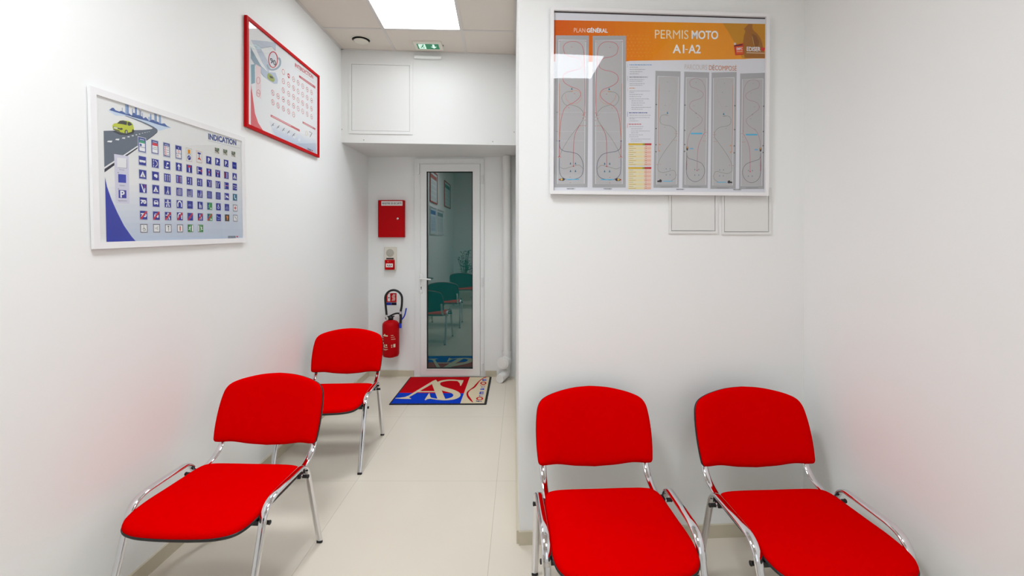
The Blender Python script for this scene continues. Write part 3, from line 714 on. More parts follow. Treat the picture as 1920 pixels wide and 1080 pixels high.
    rows = [[(271, 303), (295, 308), (317, 311), (339, 314.5), (358.3, 318), (376.7, 321.3), (394.3, 324.5), (410.3, 327), (426.3, 330), (441, 332.5)],
            [(271, 328.5), (295, 331.5), (317, 335), (339, 337.5), (358.3, 340.5), (376.7, 343.2), (394.3, 345.2), (410.3, 347.5), (426.3, 349.5), (441, 351.5)],
            [(271, 354.8), (295, 356.5), (317, 358.7), (339, 361), (358.3, 363), (376.7, 364.8), (394.3, 366.3), (410.3, 368), (426.3, 369.3), (441, 370.5)],
            [(271, 380), (295, 381.2), (317, 382.5), (339, 384), (358.3, 385), (376.7, 386), (394.3, 387.2), (410.3, 388.2), (426.3, 389.2), (441, 390.2)],
            [(271, 405), (295, 405.7), (317, 406.2), (339, 406.5), (358.3, 407), (376.7, 407.2), (394.3, 407.6), (410.3, 408), (426.3, 408.3), (441, 408.7)],
            [(271, 429.5), (295, 429), (317, 429), (339, 428.7), (358.3, 428.3), (376.7, 428.3)]]
    c_ = lambda j, i: (us[i], a.T(rows[j][i])[1])
    for j in range(6):
        for i in range(len(rows[j])):
            u, v = c_(j, i)
            if j == 5: sign(u, v, (70, 76, 96) if i < 4 else (40, 130, 50)); (sq(u, v, (238, 238, 238), 6.5, r * .84, r * .84) if i < 4 else None)
            elif (j, i) == (3, 6) or (j, i) == (4, 6): sign(u, v, (40, 140, 70))
            elif (j, i) == (4, 8): sign(u, v, (30, 26, 26))
            elif (j, i) in ((3, 9), (4, 9)): sign(u, v, (70, 76, 96)); sq(u, v, (238, 238, 238), 6.5, r * .84, r * .84)
            elif (j, i) == (2, 9): sign(u, v, (24, 110, 140))
            else: sign(u, v)
    u, v = c_(0, 0); bus(u, v)
    u, v = c_(0, 1); Lk(u, v, [(-.5, .85), (-.5, .4)], .16); Lk(u, v, [(-.5, .2), (-.5, -.2)], .16); Lk(u, v, [(-.5, -.4), (-.5, -.85)], .16); a.curve([(u + r * p[0], v + r * p[1]) for p in [(-.1, .7), (.2, .6), (.55, .3), (.55, -.3), (.2, -.6), (0, -.8)]], r * .18, WH, 7, T=False)
    u, v = c_(0, 2); a.disc(u + r * .2, v + r * .45, r * .35, r * .2, WH, 7, T=False); Lk(u, v, [(0, .4), (-.2, -.3)], .14); P(u, v, [(-.7, -.5), (.4, -.4), (.6, -.6), (-.2, -.85)])
    u, v = c_(0, 3); P(u, v, [(-.16, -.75), (.16, -.75), (.16, .1), (.55, .1), (0, .8), (-.55, .1), (-.16, .1)])
    u, v = c_(0, 4); Lk(u, v, [(0, -.85), (0, .3)], .34); P(u, v, [(-.5, .85), (.5, .85), (.5, .3), (-.5, .3)], RED)
    u, v = c_(0, 5); Lk(u, v, [(-.6, -.8), (-.6, .8)], .24); Lk(u, v, [(-.5, 0), (.4, 0)], .24); P(u, v, [(.4, .35), (.8, .35), (.8, -.35), (.4, -.35)], RED)
    u, v = c_(0, 6); Lk(u, v, [(0, -.85), (0, .8)], .22); P(u, v, [(-.3, .25), (.3, .25), (.3, -.15), (-.3, -.15)], RED, 8)
    u, v = c_(0, 7); Lk(u, v, [(0, -.85), (0, 0)], .22); Lk(u, v, [(0, 0), (-.5, .8)], .16); Lk(u, v, [(0, 0), (.5, .8)], .16); P(u, v, [(-.25, .2), (.25, .2), (.25, -.15), (-.25, -.15)], RED, 8)
    u, v = c_(0, 8); P(u, v, [(-.85, .8), (-.3, .8), (-.3, -.8), (-.85, -.8)], (130, 40, 80)); arrow(u, v, .25, -.8, .85, .24)
    for (j, i) in ((0, 9), (1, 0), (2, 1)):
        u, v = c_(j, i); P(u, v, [(-.75, -.6), (.75, -.6), (0, .75)]); P(u, v, [(-.3, -.5), (.3, -.5), (.2, -.3), (-.2, -.3)], (60, 60, 60), 8); Lk(u, v, [(0, -.3), (0, .2)], .1, (60, 60, 60), 8)
    u, v = c_(1, 1); P(u, v, [(-.5, .1), (-.3, .4), (.3, .45), (.6, .2), (.55, -.3), (.2, -.5), (0, -.2), (-.3, -.25)])
    for x_ in (-.6, 0, .6): arrow(*c_(1, 2), x_, -.75, .8)
    for x_, cc in ((-.6, WH), (0, (220, 120, 140)), (.6, WH)): arrow(*c_(1, 3), x_, -.8, .8, c=cc)
    for i in (4, 5):
        u, v = c_(1, i); arrow(u, v, .4, -.8, .8, .2); Lk(u, v, [(-.4, .75), (-.4, .1)], .16); a.disc(u - r * .4, v - r * .5, r * .16, r * .16, WH, 7, T=False); (Lk(u, v, [(-.75, .1), (0, .1)], .14) if i == 5 else None)
    u, v = c_(1, 6); Lk(u, v, [(.45, -.8), (.45, .8)], .14); Lk(u, v, [(0, -.8), (0, .2), (-.45, .7)], .14)
    u, v = c_(1, 7); [Lk(u, v, [(x_, -.75), (x_, .75)], .13) for x_ in (-.7, -.3)]; Lk(u, v, [(.15, -.75), (.15, .1), (.65, .75)], .14)
    u, v = c_(1, 8); Lk(u, v, [(-.7, -.8), (-.7, .8)], .16); Lk(u, v, [(-.6, .05), (.8, .05)], .2, (230, 130, 160))
    u, v = c_(1, 9); Lk(u, v, [(-.8, .3), (.8, .3)], .16); Lk(u, v, [(-.8, -.3), (0, -.3)], .14); Lk(u, v, [(.3, -.45), (.85, -.3)], .2)
    u, v = c_(2, 0); P(u, v, [(-.6, .9), (-.3, .9), (.4, -.9), (.1, -.9)]); Lk(u, v, [(.5, .85), (.5, .1)], .2, RED); Lk(u, v, [(.5, .1), (.35, -.9)], .26)
    u, v = c_(2, 2); Lk(u, v, [(.1, .85), (.15, -.85)], .16); Lk(u, v, [(.1, .1), (-.4, -.8)], .14); Lk(u, v, [(.4, -.1), (.4, -.8)], .1)
    u, v = c_(2, 3); [Lk(u, v, [(x_, -.8), (x_, .6 + .2 * (x_ > -.4))], .13) for x_ in (-.55, -.15, .2, .55)]
    u, v = c_(2, 4); [Lk(u, v, [(x_, -.8), (x_, .55 + .3 * (x_ > .3))], .13) for x_ in (-.55, 0, .55)]; Lk(u, v, [(-.5, -.8), (.5, -.8)], .1)
    u, v = c_(2, 5); Lk(u, v, [(-.5, -.8), (-.5, .2)], .14); Lk(u, v, [(0, -.8), (.4, .2), (.45, .85)], .16); Lk(u, v, [(.5, .2), (.5, -.8)], .12)
    for i in (6, 7): [Lk(*c_(2, i), [(-.7, y_), (.7, y_)], .12, (190, 200, 230)) for y_ in (.6, .2, -.2, -.6)]
    u, v = c_(2, 8); Lk(u, v, [(-.65, .6), (-.65, -.6)], .2); P(u, v, [(-.3, .3), (.3, .3), (.6, -.1), (.8, -.1), (.8, -.5), (-.3, -.2)])
    u, v = c_(2, 9); a.curve([(u + r * p[0], v + r * p[1]) for p in [(-.2, .7), (-.2, .1), (0, -.4), (.5, -.45)]], r * .3, WH, 7, T=False)
    tx(*c_(3, 0), '70', w=1.6, hh=.95, b=.06); tx(*c_(4, 0), '70', w=1.6, hh=.95, b=.06)
    for j in (3, 4): cars(*c_(j, 1)); road(*c_(j, 2)); tunnel(*c_(j, 3)); walk(*c_(j, 5))
    for j in (3, 4):
        u, v = c_(j, 4); [a.ring(u + r * x_, v - r * .15, r * .22, r * .22, r * .07, (170, 180, 225), 7, T=False, n=10) for x_ in (-.4, .2)]; Lk(u, v, [(-.4, -.1), (0, .25), (.2, -.1)], .08, (170, 180, 225))
        u, v = c_(j, 6); P(u, v, [(-.9, .9), (-.3, .9), (-.3, -.9), (-.9, -.9)], (36, 60, 150)); man(u - r * .1, v, (120, 210, 120)); P(u, v, [(.2, -.8), (.5, -.2), (.85, -.8)], WH, 8)
    u, v = c_(3, 7); a.ring(u, v - r * .2, r * .4, r * .3, r * .16, WH, 7, T=False, n=12); a.disc(u - r * .1, v + r * .45, r * .2, r * .2, WH, 7, T=False); Lk(u, v, [(.3, .6), (.8, .6)], .14, (210, 190, 90))
    u, v = c_(3, 8); [a.ring(u + r * x_, v + r * y_, r * .25, r * .25, r * .09, (180, 190, 225), 7, T=False, n=10) for x_, y_ in ((-.3, -.3), (.35, -.3), (.05, .25))]
    u, v = c_(3, 9); P(u, v, [(-.15, .55), (.15, .55), (.15, -.55), (-.15, -.55)], RED, 8); P(u, v, [(-.5, .15), (.5, .15), (.5, -.15), (-.5, -.15)], RED, 8)
    u, v = c_(4, 7); Lk(u, v, [(-.6, .3), (-.3, .1), (.6, .1)], .14, (200, 210, 235)); Lk(u, v, [(-.6, -.5), (.7, -.5), (.7, 0)], .1, (200, 210, 235)); a.disc(u - r * .6, v + r * .45, r * .12, r * .12, WH, 8, T=False)
    u, v = c_(4, 8); P(u, v, [(-.15, -.7), (.2, -.7), (.3, 0), (.6, .1), (.1, .75), (-.5, .3), (-.15, .1)], (236, 140, 30))
    u, v = c_(4, 9); a.curve([(u + r * p[0], v + r * p[1]) for p in [(-.5, .5), (0, .3), (.4, -.4)]], r * .16, (50, 50, 50), 8, T=False)
    for i in range(7): slash(*c_(4, i))
    u, v = c_(5, 0); a.ring(u, v - r * .25, r * .3, r * .3, r * .09, (60, 64, 70), 8, T=False, n=14); Lk(u, v, [(-.05, .5), (-.05, -.1), (.3, -.1), (.4, -.45), (.6, -.4)], .1, (60, 64, 70), 8); a.disc(u - r * .05, v + r * .62, r * .09, r * .09, (60, 64, 70), 8, T=False)
    u, v = c_(5, 1); a.disc(u - r * .4, v, r * .1, r * .1, (60, 64, 70), 8, T=False); [Lk(u, v, [(-.1, .1 * q), (.5, .45 * q)], .08, (100, 110, 90), 8) for q in (-1, 0, 1)]
    u, v = c_(5, 2); Lk(u, v, [(.05, -.6), (.05, .5)], .16, (50, 56, 66), 8); Lk(u, v, [(-.25, .5), (.25, .5)], .2, (50, 56, 66), 8)
    u, v = c_(5, 3); Lk(u, v, [(0, -.6), (0, .45)], .36, (200, 50, 40), 8); Lk(u, v, [(0, .4), (0, .7)], .14, (60, 50, 50), 8)
    u, v = c_(5, 4); man(u - r * .2, v, WH); P(u, v, [(.5, .85), (.9, .85), (.9, -.85), (.5, -.85)])
    u, v = c_(5, 5); man(u + r * .25, v, WH, -1); P(u, v, [(-.9, .85), (-.5, .85), (-.5, -.85), (-.9, -.85)])
poster(LW, [(169.8, 158.3), (460.4, 260.6), (458, 452.6), (171.6, 470.3)], .027, .012, FRW, 'white framed blue INDICATION road sign poster on the left wall', art_blue)

# ---- the red one
def art_red(a, x, h, fw):
    e = x - fw
    a.rect(-e, fw, e, h - fw, (236, 236, 236), 0, T=False)
    zr = lambda X, Y: (460 + X / 9, 60 + Y / 9)
    zc = lambda X, Y: (500 + X / 8.31, 110 + Y / 8.31)
    zq = lambda X, Y: (500 + X / 10.8, 200 + Y / 10.8)
    for i in range(7):
        t = i / 6; c = tuple(int(236 * (1 - t) + v * t) for v in (196, 208, 226))
        a.poly([(505 + i * 2, 222 + i * 5), (593.5, 258 + i * 3), (593.5, 286.5), (510 + i * 2, 252 + i)], c, 1 + i * .12)
    a.poly([zr(115, 880), zr(180, 1400), zr(260, 1620), zr(330, 1690), (471.5, 238)], (222, 74, 84), 2)
    a.poly([(472, 168), (474, 190), (479, 212), (486, 232), (495, 246), (471.5, 236.5)], (222, 74, 84), 3)
    a.poly([zr(*p) for p in [(115, 130), (400, 165), (560, 200), (545, 330), (480, 255), (290, 280), (400, 480), (460, 600), (420, 700), (300, 500), (210, 300)]], (198, 206, 218), 2)
    a.poly([zr(*p) for p in [(115, 260), (200, 420), (300, 590), (420, 700), (500, 790), (575, 840), (570, 885), (510, 885), (420, 830), (330, 760), (230, 630), (115, 450)]], (150, 170, 184), 3)
    a.poly([zr(*p) for p in [(290, 600), (420, 690), (540, 700), (580, 820), (570, 885), (500, 880), (380, 800), (300, 700)]], (186, 198, 214), 4)
    a.poly([zr(*p) for p in [(115, 555), (185, 550), (185, 870), (115, 890)]], (130, 168, 182), 3)
    a.line([zr(290, 283), zr(480, 257), zr(545, 330)], .6, (130, 140, 150), 4)
    a.ring(*zr(500, 480), 8.4, 14.8, 1.7, (206, 40, 56), 5); a.disc(*zr(500, 480), 7.6, 13.8, (226, 228, 232), 4.5)
    a.curve([zr(*p) for p in [(400, 560), (420, 620), (480, 650), (560, 630), (615, 570), (620, 490), (590, 450)]], 3.4, (160, 176, 190), 6)
    a.text('90', zr(450, 530), zr(550, 592), zr(450, 440), (36, 50, 60), 7, .02)
    a.poly([zr(*p) for p in [(395, 740), (420, 700), (470, 730), (520, 790), (525, 830), (500, 860), (440, 830), (400, 790)]], (160, 172, 80), 6)
    a.poly([zr(*p) for p in [(430, 745), (480, 760), (505, 800), (450, 790)]], (60, 66, 50), 7)
    a.poly([(482, 121), (492, 127), (492, 187), (482, 181)], (236, 214, 214), 5)
    for y in (152, 176): a.ring(486.6, y, 3.3, 6.5, .7, (200, 70, 80), 6)
    a.line([(484.5, 175), (489, 177.5)], .9, (200, 70, 80), 6)
    a.text('INTERDICTION', (556.6, 127.5), (589.6, 150.8), (556.8, 119.9), (206, 50, 70), 5, .035)
    a.line([(556, 129.2), (592, 157)], .35, (200, 190, 192), 4)
    a.poly([(564, 143), (593.5, 164), (593.3, 168.5), (564, 147)], (196, 60, 72), 5); a.line([(567, 147.2), (589, 163)], .8, (226, 170, 175), 6)
    RC = (206, 62, 74)
    C_ = [(290, 222), (371, 282), (447, 338), (517, 392), (586, 445), (654, 496), (718, 540), (288, 366), (370, 420), (446, 474), (515, 525), (583, 573), (652, 620), (718, 663), (285, 506), (368, 560), (444, 608), (513, 658), (581, 702), (648, 746), (714, 788), (119, 543), (202, 597), (284, 646), (366, 696), (442, 744), (512, 787), (580, 829), (649, 871), (714, 909), (119, 691), (200, 740), (283, 788), (364, 832), (441, 878)]
    rnd = random.Random(3)
    for i, (X, Y) in enumerate(C_):
        u, v = a.T(zc(X, Y)); R = .0175
        a.disc(u, v, R, R, (240, 238, 236), 4, T=False)
        if i == 1: a.disc(u, v, R, R, (204, 44, 50), 5, T=False); a.rect(u - R * .7, v - R * .18, u + R * .7, v + R * .18, WH, 6, T=False); continue
        a.ring(u, v, R, R, R * .22, RC if i > 0 else (210, 90, 90), 5, T=False, n=16)
        if i == 0: continue
        k = rnd.random(); g = (90, 84, 92)
        if i in (13, 23): a.poly([(u - R * .5, v - R * .2), (u - R * .2, v + R * .3), (u + R * .5, v + R * .2), (u + R * .5, v - R * .3)], (36, 34, 40), 5, T=False)
        elif k < .4: a.line([(u - R * .5, v - R * .3), (u, v + R * .35), (u + R * .45, v - R * .25)], R * .18, g, 5, T=False)
        elif k < .7: a.rect(u - R * .45, v - R * .18, u + R * .45, v + R * .22, (140, 130, 136), 5, T=False)
        else: a.line([(u, v - R * .5), (u, v + R * .5)], R * .2, g, 5, T=False); a.line([(u - R * .4, v), (u + R * .3, v + R * .2)], R * .14, g, 5, T=False)
        if k > .5: a.line([(u - R * .7, v + R * .6), (u + R * .7, v - R * .6)], R * .12, RC, 6, T=False)
    a.poly([zq(105, 170), zq(690, 465), zq(690, 510), zq(105, 215)], (204, 84, 92), 5); a.line([zq(130, 205), zq(520, 398)], 1.4, (232, 176, 182), 6)
    a.poly([zq(748, 300), zq(1000, 435), zq(998, 472), zq(748, 340)], (196, 92, 98), 5); a.line([zq(770, 333), zq(950, 428)], 1.1, (230, 180, 184), 6)
    for X, Y in [(150, 385), (258, 430), (365, 480), (470, 525), (570, 580), (668, 640)]:
        a.disc(*zq(X + 12, Y + 28), 2.4, 3.2, (226, 230, 234), 4)
        if X < 640: a.line([zq(X - 28, Y + 20), zq(X + 22, Y - 38)], 1.0, (70, 80, 90), 5); a.line([zq(X - 10, Y - 20), zq(X + 16, Y + 14)], .7, (70, 80, 90), 5)
    a.ring(*zq(820, 540), 1.8, 4.5, .5, (214, 196, 140), 5); a.line([zq(880, 500), zq(930, 530), zq(890, 610)], .9, (70, 90, 90), 5)
    a.text('EDISER', zq(842, 858), zq(912, 892), zq(842, 822), (40, 44, 90), 6, .03); a.poly([zq(915, 862), zq(948, 872), zq(930, 895)], (204, 30, 60), 6)
poster(LW, [(463, 26.5), (599.6, 145), (597.3, 293.5), (460.4, 239)], .020, .018, FRR, 'red framed INTERDICTION road sign poster higher up beside the corridor', art_red)

# ---- the orange one
def art_moto(a, x, h, fw):
    e = x - fw
    a.rect(-e, fw, e, h - fw, (226, 226, 232), 0, T=False)
    n = 28
    for i in range(n):   # printed colour blend from deep to bright orange
        t = i / (n - 1); x0 = 1037 + (1440 - 1037) * i / n; x1 = 1037 + (1440 - 1037) * (i + 1) / n + .1
        k = 1 if t < .08 else 0
        c = (int(218 + 24 * min(1, t * 2.2)), int(92 + 62 * min(1, t * 1.8)), 0)
        yt = lambda q: 37 + (q - 1037) * .0174
        yb = lambda q: (116 if q < 1174 else 113.6 - (q - 1174) * .0155 if q < 1400 else 109)
        a.poly([(x0, yt(x0)), (x1, yt(x1)), (x1, yb(x1)), (x0, yb(x0))], c, 1)
    for i in range(13):
        for j in range(7):
            X = 1142 + i * 7 + (j % 2) * 3.5; Y = 66 + j * 6.4
            if Y < 112 and X < 1232 - (6 - j) * 3: a.disc(X, Y, 1.3, 1.1, (238, 164, 40), 2, n=6)
    a.poly([(1355, 42.5), (1439.5, 44), (1439.5, 108.5), (1392, 108.6), (1380, 84), (1368, 62)], (206, 142, 6), 2)
    a.poly([(1404, 44), (1411, 44), (1411, 52), (1414, 57), (1420, 62), (1426, 70), (1429, 78), (1432, 92), (1436, 108), (1397, 108), (1392, 92), (1394, 76), (1395, 66), (1398, 58), (1395, 53), (1400, 48)], (166, 104, 26), 3)
    a.poly([(1410, 62), (1418, 66), (1424, 78), (1420, 90), (1412, 78)], (140, 84, 24), 4)
    a.line([(1411, 68), (1414, 84)], .7, (220, 190, 120), 5)
    a.poly([(1376, 84), (1394, 80), (1394.5, 102), (1379, 103)], (206, 40, 20), 5); a.poly([(1377, 84.5), (1392, 82), (1392.5, 84), (1377, 86.5)], (40, 24, 30), 6); a.poly([(1380, 87), (1393, 85.6), (1394, 100), (1381, 101)], (226, 90, 20), 6)
    a.text('EMPC', (1381.5, 93.6), (1392.6, 93), (1381.5, 88.6), WH, 7, .015); a.line([(1381.5, 96.2), (1392.5, 95.7)], 1.1, (240, 200, 170), 7); a.disc(1378, 81.5, 2.3, 2.3, (230, 210, 200), 6)
    a.text('EDISER', (1400.4, 95.3), (1426.4, 95.8), (1400.4, 86.8), WH, 7, .02); a.line([(1400, 98.2), (1434, 99)], 1.0, (236, 220, 190), 7)
    a.poly([(1427.4, 89.5), (1429, 88), (1431, 89.6), (1433, 88), (1434.6, 90), (1434, 93), (1431, 96), (1428, 93)], (222, 30, 30), 7)
    a.text('PLAN', (1075.6, 60.2), (1097, 60.5), (1075.6, 52), (246, 214, 190), 7, 0)
    a.text('GÉNÉRAL', (1099.8, 60.6), (1139, 61), (1099.8, 50.6), WH, 7, .03)
    a.text('PERMIS', (1227.6, 71.8), (1290.6, 72.6), (1227.6, 55.2), (250, 232, 200), 7, 0)
    a.text('MOTO', (1296.5, 72.6), (1346.6, 73.2), (1296.5, 56.4), WH, 7, .025)
    a.text('A1', (1261, 99.2), (1283, 99.4), (1261, 83), WH, 7, .02); a.line([(1284.6, 92), (1289.6, 92.2)], 1.4, WH, 7); a.text('A2', (1290.6, 99.4), (1313.6, 99.6), (1290.6, 83.2), WH, 7, .02)
    a.text('PARCOURS', (1283.6, 129.6), (1326, 130.6), (1283.6, 120), (206, 196, 190), 7, 0)
    a.text('DÉCOMPOSÉ', (1329.6, 130.8), (1381.6, 132.2), (1329.6, 119.6), (206, 128, 84), 7, 0)
    G1, G2, LN = (174, 173, 175), (188, 186, 187), (228, 228, 232)
    rd, org, grn, dk, cy_, dred = (206, 60, 70), (222, 140, 90), (124, 130, 110), (60, 66, 104), (70, 186, 226), (172, 118, 126)
    zA = lambda X, Y: (1030 + X / 6.353, 30 + Y / 6.353); zB = lambda X, Y: (1030 + X / 6.353, 190 + Y / 6.353)
    zC = lambda X, Y: (1170 + X / 7.714, 100 + Y / 7.714); zD = lambda X, Y: (1170 + X / 7.714, 230 + Y / 7.714); zE = lambda X, Y: (1220 + X / 2.842, Y / 2.842)
    def tick(p, c=(206, 70, 50), w=2.2): a.line([(p[0] - w / 2, p[1]), (p[0], p[1] + .6), (p[0] + w / 2, p[1])], .7, c, 7)
    def cone(p, c=(30, 120, 150)): a.poly([(p[0] - 1.5, p[1] + 1.8), (p[0] + 1.5, p[1] + 1.8), (p[0] + .4, p[1] - 2), (p[0] - .4, p[1] - 2)], c, 7)
    def big(M):
        m = lambda P: [M(p) for p in P]
        a.poly(m([zA(72, 228), zA(470, 230), zB(458, 1022), zB(62, 1022)]), G1, 3); a.poly(m([zA(112, 282), zA(432, 284), zB(422, 978), zB(102, 978)]), G2, 4)
        a.line(m([zA(112, 282), zA(432, 284), zB(422, 978), zB(102, 978), zA(112, 282)]), .9, LN, 5)
        for y in (128, 356, 468):
            for q in range(12): a.line(m([zB(125 + q * 25, y), zB(137 + q * 25, y)]), .5, LN, 5)
            a.text('14', *m([zB(84, y + 7), zB(102, y + 7), zB(84, y - 7)]), (70, 70, 74), 6) if M(zB(0, 0))[0] < 1100 else None
        a.curve(m([zA(412, 470), zA(405, 400), zA(380, 340), zA(320, 303), zA(250, 302), zA(190, 325), zA(165, 370), zA(170, 400), zA(185, 445), zA(240, 478), zA(335, 498), zA(388, 545), zA(382, 605), zA(325, 638), zA(245, 655), zA(180, 690), zA(160, 740), zA(185, 795), zA(260, 840), zA(340, 870), zA(375, 920), zA(350, 980), zA(270, 1040), zB(245, 30), zB(180, 90), zB(145, 200), zB(130, 330), zB(122, 450)]), .7, rd, 6)
        a.line(m([zA(412, 470), zA(424, 800), zB(425, 0), zB(418, 170)]), .8, rd, 6)
        a.line(m([zA(118, 800), zB(122, 0), zB(122, 460)]), .8, org, 6)
        a.curve(m([zA(270, 895), zA(200, 905), zA(155, 950), zA(155, 1000), zA(200, 1060), zB(260, 40), zB(350, 70), zB(405, 130), zB(410, 190), zB(365, 275), zB(250, 420), zB(170, 550), zB(125, 650)]), .6, grn, 6)
        a.curve(m([zA(190, 930), zA(200, 980), zA(240, 1030), zA(290, 1045), zA(340, 1030), zA(380, 980), zA(370, 920), zA(320, 885), zA(260, 895)]), .5, org, 6)
        a.curve(m([zB(365, 275), zB(335, 330), zB(308, 390), zB(295, 480), zB(290, 620), zB(290, 770)]), .75, (190, 70, 90), 6)
        a.curve(m([zB(122, 470), zB(130, 550), zB(180, 590), zB(270, 605), zB(350, 635), zB(400, 720), zB(405, 830), zB(370, 900), zB(280, 930), zB(200, 925), zB(140, 880), zB(122, 800), zB(122, 670)]), .8, dk, 6)
        a.line(m([zB(122, 470), zB(122, 655)]), .9, (196, 90, 90), 6)
        a.curve(m([zB(130, 780), zB(180, 800), zB(290, 770), zB(360, 758), zB(402, 800)]), .6, grn, 6)
        a.line(m([zB(205, 928), zB(360, 928)]), 1.5, cy_, 7)
        for p in m([zB(255, 738), zB(315, 738), zB(255, 828), zB(315, 828), zA(268, 865)]): cone(p)
        for p in m([zA(262, 365), zA(118, 297), zA(430, 298), zA(300, 922), zB(232, 72), zB(428, 130), zB(400, 160), zB(428, 180), zB(400, 197), zB(428, 220), zB(375, 285), zB(400, 285), zB(428, 285), zB(253, 898), zB(253, 965), zB(110, 660), zB(140, 660)]): tick(p)
        for p in m([zB(122, 655), zB(290, 770)]): a.disc(*p, 1.2, 1.2, (206, 40, 50), 8, n=8)
        for p in m([zB(122, 468)]): a.disc(*p, 1.2, 1.2, (50, 50, 120), 8, n=8)
        for p in m([zA(250, 896), zA(272, 896)]): a.disc(*p, .9, .9, (190, 140, 60), 8, n=8)
        a.poly(m([zB(115, 930), zB(135, 918), zB(175, 910), zB(192, 928), (zB(172, 945)), zB(135, 942)]), (50, 44, 52), 8); a.disc(*M(zB(150, 928)), 2.2, 1.9, (226, 180, 60), 9, n=10); a.disc(*M(zB(122, 930)), 1.2, 1.2, (180, 40, 40), 9, n=8)
    big(lambda p: p)
    big(lambda p: (2214.2 - p[0] + (p[1] - 200) * -.004, p[1] + .5))
    def dec_a(M):
        m = lambda P: [M(p) for p in P]
        a.poly(m([zC(455, 248), zC(818, 256), zD(798, 940), zD(432, 940)]), G1, 3); a.poly(m([zC(488, 328), zC(790, 336), zD(766, 890), zD(478, 890)]), G2, 4)
        a.line(m([zC(488, 328), zC(790, 336), zD(766, 890), zD(478, 890), zC(488, 328)]), .8, LN, 5)
        a.line(m([zC(508, 440), zD(495, 0), zD(497, 410)]), .8, org, 6)
        a.curve(m([zC(508, 440), zC(515, 385), zC(560, 350), zC(640, 345), zC(710, 365), zC(745, 430), zC(745, 540), zC(700, 680), zC(655, 770), zC(632, 820)]), .4, (190, 172, 158), 6)
        a.curve(m([zC(630, 885), zC(560, 890), zC(525, 930), zC(530, 1000), zC(580, 1032), zD(680, 48), zD(750, 110), zD(752, 190), zD(690, 280), zD(600, 400), zD(520, 530), zD(492, 620), zD(500, 690), zD(560, 720), zD(640, 705), zD(720, 688), zD(755, 740), zD(745, 800), zD(690, 840)]), .6, grn, 6)
        a.line(m([zD(570, 845), zD(710, 845)]), 1.2, cy_, 7)
        for p in m([zD(615, 665), zD(670, 665), zD(615, 750), zD(670, 750)]): a.poly([(p[0] - .9, p[1] + 1.1), (p[0] + .9, p[1] + 1.1), (p[0], p[1] - 1.3)], (60, 110, 140), 7)
        cone(M(zC(630, 858)))
        for p in m([zC(628, 410), zC(656, 542), zC(597, 748), zC(612, 890), zC(635, 892), zC(590, 1065)]): tick(p, (130, 120, 116), 1.8)
        for p in m([zD(765, 120), zD(742, 152), zD(770, 155), zD(768, 195), zD(735, 252), zD(765, 252), zD(480, 600), zD(525, 600), zD(760, 755)]): tick(p, (196, 110, 90), 1.8)
        for p in m([zD(520, 315), zD(515, 408)]): a.disc(*p, 1.4, 1.1, (220, 140, 80), 7, n=8)
        for p in m([zC(470, 738), zD(466, 82), zD(466, 318), zD(466, 418)]): a.rect(p[0] - 1, p[1] - 1, p[0] + 1, p[1] + 1, (70, 70, 74), 6)
        a.poly(m([zD(485, 838), zD(515, 832), zD(525, 815), (zD(545, 825)), zD(555, 845), zD(540, 862), zD(515, 858), zD(485, 858)]), (30, 26, 34), 8)
        a.line(m([zD(530, 928), zD(710, 928)]), .6, (110, 110, 112), 6)
    dec_a(lambda p: p)
    dec_a(lambda p: (2608.5 - p[0] + (p[1] - 240) * -.019, p[1] + 2.2))
    def dec_b(M, fl=1):
        m = lambda P: [M(p) for p in P]
        a.poly(m([zE(179, 380), zE(313, 384), zE(306, 1002), zE(171, 1001)]), G1, 3); a.poly(m([zE(190, 412), zE(301, 415), zE(296, 985), zE(184, 984)]), G2, 4)
        a.line(m([zE(190, 412), zE(301, 415), zE(296, 985), zE(184, 984), zE(190, 412)]), .8, LN, 5)
        a.curve(m([zE(290, 705), zE(292, 560), zE(292, 480), zE(275, 432), zE(240, 416), zE(210, 432), zE(215, 460), zE(245, 472), zE(280, 495), zE(270, 522), zE(220, 540), zE(208, 570), zE(240, 600), zE(275, 630), zE(262, 662), zE(220, 692), zE(200, 740), zE(195, 790)]), .6, dred, 6)
        a.curve(m([zE(290, 705), zE(268, 745), zE(253, 800), zE(249, 910)]), .7, (190, 110, 124), 6)
        a.curve(m([zE(194, 810), zE(200, 840), zE(240, 855), zE(275, 872), zE(290, 910), zE(275, 950), zE(240, 968), zE(205, 950), zE(192, 910), zE(194, 830)]), .7, (90, 86, 104), 6)
        a.line(m([zE(194, 820), zE(194, 905)]), .7, (190, 90, 104), 6)
        a.line(m([zE(215, 711), zE(276, 711)]), 2.6, cy_, 7); a.line(m([zE(210, 791), zE(228, 791)]), 2.2, (110, 176, 214), 7)
        for p in m([zE(237, 902), zE(258, 902), zE(237, 932), zE(258, 932), zE(243, 602)]): a.poly([(p[0] - .9, p[1] + 1.2), (p[0] + .9, p[1] + 1.2), (p[0], p[1] - 1.3)], (56, 100, 130), 7)
        for p in m([zE(242, 437), zE(252, 487), zE(232, 562), zE(253, 625), zE(228, 680)]): tick(p, (130, 120, 116), 1.6)
        for p in m([zE(290, 690), zE(297, 704), zE(285, 712), zE(292, 722), zE(283, 750), zE(293, 750), zE(194, 875)]): tick(p, (206, 100, 90), 2)
        for p in m([zE(184, 559), zE(183, 694), zE(183, 770), zE(182, 806)]): a.rect(p[0] - 1, p[1] - 1, p[0] + 1, p[1] + 1, (70, 70, 74), 6)
        p = M(zE(196, 790)); a.poly([(p[0] - 1.8, p[1] - 3), (p[0] + 1.8, p[1] - 3), (p[0] + 1.6, p[1] + 2), (p[0], p[1] + 5), (p[0] - 1.6, p[1] + 2)], (60, 52, 70), 8); a.disc(p[0], p[1] - 1.5, 1.3, 1.8, (214, 160, 80), 9, n=8)
